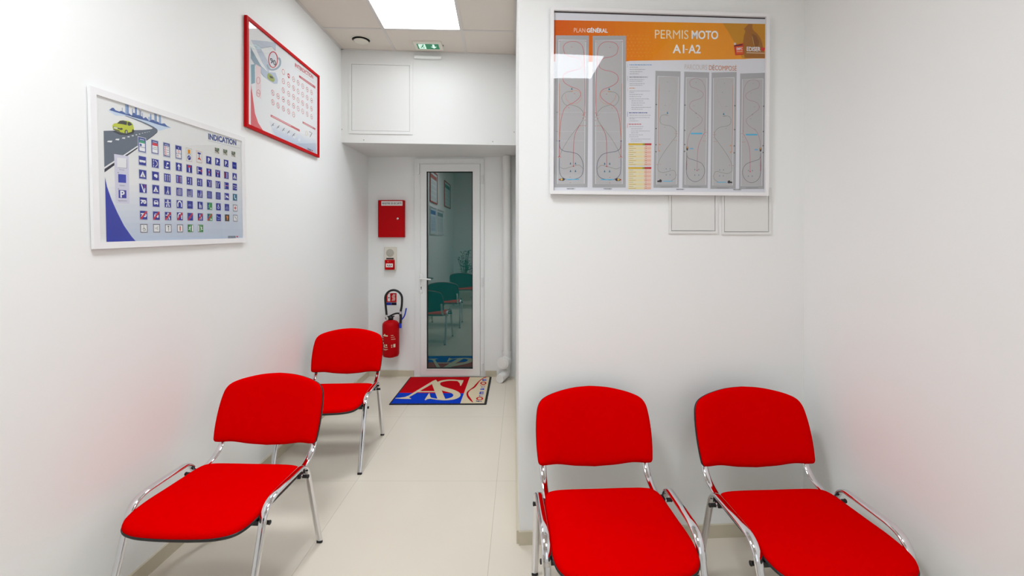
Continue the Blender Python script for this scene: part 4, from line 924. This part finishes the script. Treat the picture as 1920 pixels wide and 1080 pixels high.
        a.disc(*M(zE(249, 908)), 1, 1.3, (206, 60, 80), 8, n=8)
        a.line(m([zE(205, 995), zE(270, 995)]), .6, (110, 110, 112), 6)
    dec_b(lambda p: p)
    dec_b(lambda p: (2716.5 - p[0] + (p[1] - 240) * -.018, p[1] + 2.2))
    for s_, X0, X1, Y in (('PARCOURS 1', 1063.5, 1079, 354.6), ('PARCOURS 2', 1132.5, 1148, 354.8), ('PARCOURS 1', 1269, 1284, 356), ('PARCOURS 2', 1376, 1391, 356.6)):
        a.text(s_, (X0, Y), (X1, Y + .1), (X0, Y - 2.2), (60, 60, 64), 7, .02)
    # the column of fine print
    def words(X0, X1, Y, c=(168, 168, 172), w=.9):
        r_ = random.Random(int(X0 * 7 + Y * 13)); q = X0
        while q < X1:
            l = r_.uniform(12, 38); p0, p1 = zC(q, Y), zC(min(q + l, X1), Y + 1); a.line([p0, p1], w, c, 6); q += l + 7
    words(78, 400, 162, (96, 150, 206), 1.3); [words(80, x_, y_) for x_, y_ in ((200, 196), (310, 230), (265, 262), (215, 292))]
    words(78, 345, 340, (110, 112, 120), 1.3); [words(80, x_, y_) for x_, y_ in ((290, 376), (270, 400), (300, 434), (270, 457))]
    words(78, 160, 500, (226, 150, 96), 1.4); [words(x0, x_, y_) for x0, x_, y_ in ((80, 380, 540), (80, 145, 562), (80, 280, 592), (80, 250, 622), (80, 360, 655), (108, 285, 685), (108, 300, 715), (108, 270, 745), (108, 390, 778), (108, 270, 805))]
    words(74, 345, 857, (60, 76, 150), 1.5); [words(78, x_, y_) for x_, y_ in ((390, 893), (370, 925), (165, 945), (210, 975))]
    words(70, 250, 1022, (206, 80, 84), 1.5); [words(x0, x_, y_) for x0, x_, y_ in ((78, 285, 1057), (104, 265, 1088), (104, 380, 1120), (104, 215, 1147), (78, 275, 1177), (78, 210, 1205), (100, 390, 1238), (100, 260, 1266))]
    for y0, y1, c in ((148, 205, (170, 190, 214)), (325, 395, (176, 176, 184)), (488, 550, (214, 196, 190)), (842, 915, (110, 120, 170)), (1010, 1075, (214, 120, 120))): a.line([zC(52, y0), zC(52, y1)], .6, c, 6)
    for y0, rws in ((296, 10), (640, 10)):
        a.poly([zD(66, y0), zD(272, y0), zD(270, y0 + 28), zD(66, y0 + 28)], (220, 180, 30), 6); a.poly([zD(272, y0), zD(300, y0), zD(300, y0 + 28), zD(270, y0 + 28)], (150, 160, 40), 6); a.poly([zD(300, y0), zD(400, y0), zD(398, y0 + 28), zD(300, y0 + 28)], (196, 40, 36), 6)
        for q in range(rws):
            ya = y0 + 29 + q * 29.3; o_ = q % 2
            a.poly([zD(66, ya), zD(295, ya), zD(294, ya + 29), (zD(64, ya + 29))], ((238, 222, 166) if o_ else (232, 224, 196)), 6)
            a.poly([zD(295, ya), zD(396, ya), zD(394, ya + 29), (zD(294, ya + 29))], ((236, 186, 164) if o_ else (238, 206, 192)), 6)
            p = zD(76, ya + 15); a.line([p, (p[0] + 8 + 5 * o_, p[1] + .1)], .8, (186, 160, 120), 7)
            p = zD(314, ya + 15); a.line([p, (p[0] + 2, p[1])], .9, (160, 110, 100), 7)
    a.rect(-e, h - fw - .006, e, h - fw, (52, 40, 50), 2, T=False)  # shadow of the frame's top bar, painted on the sheet
poster(FW, [(1031.5, 14), (1441, 26.5), (1440, 367.8), (1031.5, 363.5)], .0165, .024, FRW, 'large white framed orange PERMIS MOTO poster with riding course plans on the front wall', art_moto, off=.009)

# ---- posters further back along the left wall (they show in the door glass)
def back_poster(y0, y1, z0, z1, fm, c, c2, lab):
    t = empty('framed_poster', LW.frame((y0 + y1) / 2, z0, .004)); tag(t, lab, 'poster')
    x, h, f = (y1 - y0) / 2, z1 - z0, .022
    m = MB(); m.box(-x, x, 0, f, 0, .015); m.box(-x, x, h - f, h, 0, .015); m.box(-x, -x + f, f, h - f, 0, .015); m.box(x - f, x, f, h - f, 0, .015); m.build('frame', fm, t)
    a = Art(lambda p: p, .004); a.rect(-x + f, f, x - f, h - f, c, 0); a.rect(-x + .06, h - .15, x - .06, h - .07, c2, 1)
    for i in range(6):
        for j in range(4): a.disc(-x + .14 + i * (2 * x - .28) / 5, .1 + j * (h - .32) / 3, .03, .03, c2, 1); a.disc(-x + .14 + i * (2 * x - .28) / 5, .1 + j * (h - .32) / 3, .022, .022, c, 2)
    a.build('poster_sheet', t)
back_poster(.62, 1.42, 2.24, 2.86, FRR, (214, 222, 222), (190, 90, 90), 'red framed poster of the upper row beside the camera, left in the door glass')
back_poster(-1.3, -.35, 2.28, 2.88, FRR, (214, 222, 222), (90, 120, 110), 'red framed poster at the back end of the left wall, seen in the door glass')
back_poster(.74, 1.42, 1.62, 2.16, FRW, (210, 218, 226), (90, 110, 170), 'white framed poster of the lower row, left one in the door glass')
back_poster(-.2, .66, 1.62, 2.16, FRW, (216, 218, 220), (130, 140, 150), 'white framed poster of the lower row, right one in the door glass')

# ------------------------------------------------------------------ doormat
q = []
FLP = lambda px, py: (lambda d: Vector((0, 0, EYE)) + d * (-(EYE - .006) / d.z))(ray(px, py))
mpx = [(764.5, 706.8), (920.5, 706), (913.8, 758.3), (734.5, 757.8)]
mq = [FLP(*p) for p in mpx]
c = sum(mq, Vector()) / 4; ex = ((mq[1] - mq[0]) + (mq[2] - mq[3])); ang = math.atan2(ex.y, ex.x)
w = ((mq[1] - mq[0]).length + (mq[2] - mq[3]).length) / 4; h = ((mq[0] - mq[3]).length + (mq[1] - mq[2]).length) / 4
t = empty('doormat', Matrix.Translation((c.x, c.y, 0)) @ Matrix.Rotation(ang, 4, 'Z')); tag(t, 'red, blue and cream doormat lettered AS formation on the floor before the door', 'doormat')
MB().rbox(-w, w, -h, h, 0, .006, .012).build('rubber_backing', MATB, t)
Hm = homography(mpx, [(-w, h), (w, h), (w, -h), (-w, -h)])
a = Art(Hm, .0062, .00025, .95)
zm = lambda X, Y: (720 + X / 6.857, 680 + Y / 6.857)
CR, MR, MBl = (222, 206, 174), (196, 8, 22), (16, 62, 190)
bd = .022
a.rect(-w + bd * .6, -h + bd, w - bd, h - bd * .7, CR, 0, T=False)
sx0 = a.T(zm(1077, 205))[0]; sx1 = a.T(zm(992, 520))[0]
ym = a.T(zm(700, 385))[1]
a.poly([(-w + bd * .6, ym - .012), (sx0 * .5 + sx1 * .5, ym - .03), (sx0, h - bd * .7), (-w + bd * .6, h - bd * .7)], MR, 1, T=False)
a.poly([(-w + bd * .6, -h + bd), (sx1, -h + bd), (sx0 * .5 + sx1 * .5, ym - .03), (-w + bd * .6, ym - .012)], MBl, 1, T=False)
# the A
a.poly([zm(*p) for p in [(600, 240), (640, 222), (660, 240), (345, 440), (305, 448), (296, 446)]], CR, 2)
a.poly([zm(*p) for p in [(165, 462), (170, 456), (235, 450), (285, 443), (312, 430), (352, 430), (336, 450), (366, 463), (362, 469), (240, 466)]], CR, 2.3)
a.poly([zm(*p) for p in [(432, 370), (650, 370), (655, 384), (412, 384)]], CR, 2.5)
a.poly([zm(*p) for p in [(590, 262), (610, 236), (640, 222), (668, 250), (700, 300), (745, 380), (800, 480), (700, 476), (655, 390), (625, 330)]], CR, 3)
# the S, a stroke of changing weight
S_ = [((1000, 228), (1000, 236)), ((950, 226), (955, 243)), ((880, 221), (890, 237)), ((800, 221), (820, 236)), ((730, 230), (760, 244)), ((680, 245), (715, 257)), ((655, 270), (703, 272)), ((650, 300), (712, 292)), ((680, 335), (745, 312)), ((740, 362), (810, 331)), ((805, 380), (885, 352)), ((858, 394), (942, 375)), ((884, 410), (976, 400)), ((892, 426), (984, 425)), ((880, 444), (970, 449)), ((850, 458), (930, 470)), ((810, 467), (870, 482)), ((760, 470), (790, 487)), ((700, 467), (710, 482)), ((640, 459), (650, 474)), ((600, 448), (595, 462)), ((588, 425), (574, 430))]
Lp = [a.T(zm(*p)) for p in spline([q_[0] for q_ in S_], 4)]; Rp = [a.T(zm(*p)) for p in spline([q_[1] for q_ in S_], 4)]
nS = len(Lp); VS = Lp + Rp; trS = []
for i in range(nS - 1):
    for q_ in ((i, i + 1, nS + i + 1), (i, nS + i + 1, nS + i)):
        (ax_, ay_), (bx_, by_), (cx2, cy2) = (VS[j] for j in q_); ar_ = (bx_ - ax_) * (cy2 - ay_) - (cx2 - ax_) * (by_ - ay_)
        if abs(ar_) > 1e-12: trS.append(q_ if ar_ > 0 else q_[::-1])
a.raw(VS, trS, CR, 4)
a.poly([zm(*p) for p in [(1003, 226), (1000, 250), (978, 302), (966, 302), (958, 270), (930, 244), (960, 240)]], CR, 5)
a.poly([zm(*p) for p in [(585, 395), (575, 400), (535, 480), (548, 486), (570, 472), (625, 466), (600, 440)]], CR, 5)
RC_ = [((1305, 186), 9), ((1265, 198), 9), ((1215, 238), 12), ((1175, 290), 22), ((1150, 320), 20), ((1105, 352), 13), ((1072, 390), 22), ((1078, 430), 24), ((1110, 470), 24), ((1150, 512), 9)]
a.curve([zm(*p) for p, _ in RC_], [k / 6.857 for _, k in RC_], (190, 10, 26), 3, n=6)
# lettering up the right side; boxes of each letter: bottom px, top px, colour
zl = lambda X, Y: (850 + X / 16.61, 700 + Y / 16.61)
for ch, x0, x1, y0, y1, c_ in (('f', 722, 915, 895, 862, NVY), ('O', 722, 945, 850, 748, MR), ('r', 805, 930, 728, 700, MBl), ('m', 812, 950, 665, 582, MBl), ('a', 832, 960, 530, 478, MBl), ('t', 828, 978, 448, 425, MBl), ('i', 815, 982, 394, 380, MR), ('O', 815, 1015, 362, 265, MR), ('n', 872, 1010, 240, 180, MBl)):
    a.text(ch, zl(x1, y0), zl(x1, y1), zl(x0, y0), c_, 4, .03)
a.build('mat_pile', t)

# ------------------------------------------------------------------ things on the end wall
def dwroot(name, px, py, lab, cat, off=0.0):
    u, v = DW.uv(px, py); t = empty(name, DW.frame(u, v, off)); tag(t, lab, cat); return t
PXM = F_PX / (DW.at(735, 450).dot(fwd)); m_ = lambda p: p / PXM
# safety register cabinet
A0, A1 = DW.uv(708.5, 445, .05), DW.uv(757.5, 375, .05)
w, h = (A1[0] - A0[0]) / 2, A1[1] - A0[1]
t = empty('register_cabinet', DW.frame((A0[0] + A1[0]) / 2, A0[1])); tag(t, 'red metal safety register cabinet with white label high on the end wall', 'cabinet')
MB().rbox(-w, w, 0, h, 0, .038, .006).build('cabinet_body', REDM, t)
d = MB().rbox(-w + .001, w - .001, .001, h - .001, .040, .050, .006).build('cabinet_door', REDM, t)
MB().lathe([(0, .001), (.0, .010), (.010, .010), (.013, .007), (.014, 0)], Matrix.Translation((w * .52, h * .50, .050)), 18).build('lock', mat('nickel', (200, 200, 196), .25, metal=1), d)
a = Art(lambda p: p, .0504, .0003)
lw_ = w * .80; a.rect(-lw_ + .01, h - .062, lw_ + .012, h - .012, (236, 232, 226), 0)
a.text('REGISTRE DE SECURITE', (-lw_ + .02, h - .048), (lw_ + .002, h - .048), (-lw_ + .02, h - .026), (40, 30, 60), 1, .015)
a.build('label_plate', d)
# alarm sounder and call point
A0, A1 = DW.uv(720.5, 507, .03), DW.uv(742.5, 463, .03)
w, h = (A1[0] - A0[0]) / 2, A1[1] - A0[1]
t = empty('fire_alarm', DW.frame((A0[0] + A1[0]) / 2, A0[1])); tag(t, 'ivory wall sounder with red manual call point below the register cabinet', 'fire alarm')
MB().rbox(-w, w, 0, h, 0, .034, .012).build('alarm_base', IVORY, t)
sd = MB().lathe([(0, 0), (0, .004), (w * .62, .004), (w * .66, 0)], Matrix.Translation((0, h * .745, .034)), 28)
for r_ in (.2, .35, .5): sd.lathe([(w * r_, .004), (w * (r_ + .04), .0055), (w * (r_ + .08), .004)], Matrix.Translation((0, h * .745, .034)), 24, cap=False)
sd.build('sounder_grille', GREYP, t)
MB().box(-w * .62, w * .62, h * .475, h * .535, .034, .037).build('marking_strip', mat('dark print', (60, 50, 46), .6), t)
cp = MB().rbox(-w * .80, w * .80, h * .03, h * .455, .034, .058, .008).build('call_point', REDM, t)
a = Art(lambda p: p, .0582, .0003); a.rect(-w * .6, h * .14, w * .6, h * .30, (238, 226, 222), 0)
for k in (-.3, 0, .3): a.disc(w * k, h * .225, w * .09, w * .09, (40, 36, 50), 1)
a.rect(-w * .3, h * .165, w * .3, h * .18, (120, 110, 116), 1); a.disc(-w * .22, h * .385, w * .11, w * .11, (240, 110, 70), 1); a.disc(w * .12, h * .385, w * .07, w * .07, (226, 80, 60), 1)
a.build('press_window', cp)
# extinguisher pictogram plate
A0, A1 = DW.uv(724, 572), DW.uv(743.5, 549.5)
w, h = (A1[0] - A0[0]) / 2, A1[1] - A0[1]
t = empty('safety_sign', DW.frame((A0[0] + A1[0]) / 2, A0[1])); tag(t, 'small red square sign with extinguisher and flame pictograms behind the black hose', 'sign')
MB().box(-w, w, 0, h, 0, .003).build('sign_plate', GREYP, t)
a = Art(lambda p: p, .0032, .0003); a.rect(-w, h * .24, w, h, (190, 30, 36), 0); a.rect(-w, 0, 0, h * .22, (40, 60, 160), 0); a.rect(.002, 0, w, h * .22, (40, 36, 60), 0)
a.rect(-w * .7, h * .32, -w * .2, h * .85, (236, 226, 222), 1); a.poly([(-w * .6, h * .85), (-w * .3, h * .85), (-w * .1, h * .97), (-w * .55, h * .95)], (236, 226, 222), 1); a.disc(-w * .45, h * .62, w * .12, w * .12, (60, 30, 30), 2)
for k in range(3): a.curve([(w * (.15 + .22 * k), h * .36), (w * (.35 + .18 * k), h * .55), (w * (.2 + .2 * k), h * .7), (w * (.45 + .15 * k), h * .9)], w * .09, (236, 216, 206), 1)
a.build('pictogram', t)
# extinguisher on its bracket
EO = .115
B0 = DW.uv(717.5, 668, EO); B1 = DW.uv(748, 601, EO)
er = (B1[0] - B0[0]) / 2; eh = B1[1] - B0[1]; ec = (B0[0] + B1[0]) / 2
t = empty('fire_extinguisher', DW.frame(ec, B0[1])); tag(t, 'red fire extinguisher with black hose loop hung on the end wall', 'fire extinguisher')
Z = Matrix.Translation((0, 0, EO)) @ Matrix.Rotation(-PI / 2, 4, 'X')   # lathe z -> local Y
body = MB().lathe([(0, .004), (er * .5, -.006), (er * .62, .0), (er * .9, .006), (er, .03), (er, eh - .055), (er * .96, eh - .03), (er * .78, eh - .010), (er * .45, eh + .003), (.022, eh + .008), (.022, eh + .02), (0, eh + .02)], Z, 40).build('cylinder', REDM, t)
a = Art(lambda p: p, 0, .0003)
def onbody(u, v): # wrap print round the cylinder
    an = u / er; return an, v
lbl = MB(); cols = []
def decal(u0, u1, v0, v1):
    n = max(2, int(abs(u1 - u0) / .008)); V = []
    for i in range(n + 1):
        an = (u0 + (u1 - u0) * i / n) / er
        for v in (v0, v1): V.append(((er + .0008) * math.sin(an), v, EO + (er + .0008) * math.cos(an)))
    lbl.add(V, [(2 * i, 2 * i + 2, 2 * i + 3, 2 * i + 1) for i in range(n)], 0)
sc = eh / 510.0 * 1.0
Y0 = lambda y: eh * (1010 - y) / (1010 - 495); U0 = lambda x: (x - 235) / 110 * er
for x0, x1, y0, y1 in [(150, 228, 684, 700), (172, 192, 668, 684), (135, 160, 715, 722), (140, 150, 740, 765), (160, 225, 848, 858), (165, 180, 815, 848), (196, 218, 815, 835), (150, 228, 880, 886), (165, 210, 892, 896), (268, 300, 684, 690), (268, 318, 712, 716), (272, 330, 740, 746), (300, 328, 812, 858), (270, 288, 822, 832), (272, 286, 845, 858), (146, 165, 790, 806)]:
    decal(U0(x0), U0(x1), Y0(y1), Y0(y0))
lbl.build('printed_label', mat('cream label ink', (232, 220, 190), .5), body, fix=False)
vy = eh + .02
vh = MB(); vh.lathe([(.0, -.004), (.026, -.004), (.028, .02), (.02, .04), (0, .042)], Matrix.Translation((0, vy - .01, EO)) @ Matrix.Rotation(-PI / 2, 4, 'X'), 20)
vh.tube(spline([(-.055, vy + .004, EO), (-.02, vy + .022, EO + .004), (.03, vy + .048, EO), (.075, vy + .058, EO), (.105, vy + .05, EO)], 5), .011, .009, Vector((0, 0, 1)), 10)
vh.tube(spline([(-.05, vy - .002, EO + .01), (-.01, vy + .006, EO + .012), (.04, vy + .03, EO + .008)], 4), .010, .007, Vector((0, 0, 1)), 10)
val = vh.build('valve_head', SHELL, t)
MB().lathe([(0, 0), (.012, 0), (.013, .006), (0, .007)], Matrix.Translation((-.03, vy + .008, EO + .026)), 14).build('pressure_gauge', mat('gauge face', (220, 220, 210), .3), val)
hx0, hx1 = -.040, .105
H_ = DW.uv(735, 544, EO)[1] - B0[1]
hs = spline([(hx0, vy + .005, EO), (hx0 - .008, vy + .07, EO), (-.055, vy + .14, EO)] + [(.031 + .091 * math.cos(q_), H_ - .091 + .091 * math.sin(q_), EO) for q_ in [PI * k / 8 for k in range(8, -1, -1)]] + [(.119, vy + .14, EO), (.110, vy + .09, EO), (hx1, vy + .05, EO)], 5)
ho = MB().tube(hs, .0115, .0115, Vector((0, 0, 1)), 14).build('hose', SHELL, t)
MB().tube(hs[:4], .0135, .0135, Vector((0, 0, 1)), 12).build('hose_ferrule', CHROME, ho); MB().tube(hs[-5:], .0135, .0135, Vector((0, 0, 1)), 12).build('hose_ferrule', CHROME, ho)
nz = MB().tube(spline([(hx1, vy + .05, EO), (hx1 + .004, vy + .01, EO), (hx1, vy - .05, EO)], 5), .016, .014, Vector((0, 0, 1)), 12).build('nozzle_grip', SHELL, t)
MB().tube([(hx1 - .002, vy - .045, EO), (hx1 - .002, vy - .10, EO)], .0145, .0145, Vector((0, 0, 1)), 12).build('nozzle_tip', BLUEP, nz)
MB().tube(spline([(hx1 + .018, vy - .005, EO), (hx1 + .042, vy + .025, EO + .01), (hx1 + .055, vy + .06, EO + .012), (hx1 + .066, vy + .115, EO + .01)], 5), .014, .007, Vector((0, 0, 1)), 10).build('trigger_lever', BLUEP, nz)
MB().box(-.02, .02, eh - .12, eh - .02, 0, .014).box(-.012, .012, eh - .06, eh - .04, .01, EO - er + .004).build('wall_bracket', SHELL, t)

# ------------------------------------------------------------------ drain pipe in the right corner
P = lambda px, py, off: (lambda q: (q.x, q.y, q.z))(DW.at(px, py, off))
ptop = P(953, 300, .06); pb = P(950, 662, .06)
t = empty('drain_pipe', (pb[0], pb[1], 0)); tag(t, 'white vertical waste pipe with round cleaning cap and floor elbow in the right corridor corner', 'pipe')
x0, y0_ = 0, 0; zt = ZB - .002; zc_ = P(946, 678, .1)[2]
pr = .043
MB().tube([(0, 0, zc_ + .05), (0, 0, zt)], pr, pr, Vector((1, 0, 0)), 24).build('riser', CAULK, t)
MB().lathe([(pr + .006, 0), (pr + .008, .02), (pr + .006, .04)], Matrix.Translation((0, 0, zc_ + .07)), 24, cap=False).build('collar', CAULK, t)
MB().tube([(0, 0, zc_ - .06), (0, 0, zc_ + .08)], pr + .004, pr + .004, Vector((1, 0, 0)), 24).tube([(-.0, 0, zc_), (-.035, -.085, zc_)], .056, .056, Vector((0, 0, 1)), 24).build('tee_fitting', CAULK, t)
MB().tube([(-.035, -.085, zc_), (-.044, -.106, zc_)], .064, .064, Vector((0, 0, 1)), 28).tube([(-.044, -.106, zc_), (-.047, -.113, zc_)], .05, .05, Vector((0, 0, 1)), 28).build('cleaning_cap', CAULK, t)
MB().tube(spline([(0, 0, zc_ - .05), (-.004, -.012, .09), (-.02, -.05, .062), (-.06, -.13, .046), (-.075, -.165, .044)], 6), .043, .043, Vector((1, 0, 0)), 22).build('floor_elbow', CAULK, t)

# ------------------------------------------------------------------ potted plant behind the camera
def plant(x, y, H, lab, seed):
    r_ = random.Random(seed)
    t = empty('potted_plant', (x, y, 0)); tag(t, lab, 'plant', 'potted plants by the left wall')
    MB().lathe([(0, 0), (.12, 0), (.15, .28), (.165, .29), (.165, .31), (.14, .31), (.135, .26), (0, .26)], None, 28).build('pot', IVORY, t)
    MB().lathe([(.136, .262), (0, .268)], None, 20).build('soil', SOIL, t)
    st = MB(); lf = MB()
    for k in range(16):
        an = r_.uniform(0, 2 * PI); sp = r_.uniform(.05, .2); hh = r_.uniform(.6, 1.0) * H
        P_ = spline([(0.03 * math.cos(an), .03 * math.sin(an), .26), (sp * .4 * math.cos(an), sp * .4 * math.sin(an), .26 + (hh - .26) * .5), (sp * math.cos(an), sp * math.sin(an), hh)], 5)
        st.tube(P_, .005, .005, n=6)
        for j in range(10):
            p = Vector(P_[min(len(P_) - 1, 3 + j * len(P_) // 12)]); a2 = r_.uniform(0, 2 * PI); L_ = r_.uniform(.09, .16); w_ = L_ * .16
            d_ = Vector((math.cos(a2), math.sin(a2), r_.uniform(.1, .7))).normalized(); s_ = d_.cross(Vector((0, 0, 1))).normalized()
            q1, q2 = p + d_ * L_ * .5 + Vector((0, 0, .01)), p + d_ * L_ + Vector((0, 0, -.03))
            q1.x = max(-.25, min(.25, q1.x)); q2.x = max(-.27, min(.27, q2.x))
            lf.add([p, q1 + s_ * w_, q2, q1 - s_ * w_, q1 + Vector((0, 0, .006))], [(0, 1, 4), (1, 2, 4), (2, 3, 4), (3, 0, 4)])
    st.build('stems', mat('brown stem', (96, 84, 50), .8), t); lf.build('foliage', LEAF, t, fix=False)
plant(-1.35, -1.3, 1.25, 'potted leafy plant against the left wall, nearer one in the door glass', 2)
plant(-.78, -1.5, 1.3, 'potted leafy plant further back, right one in the door glass', 5)
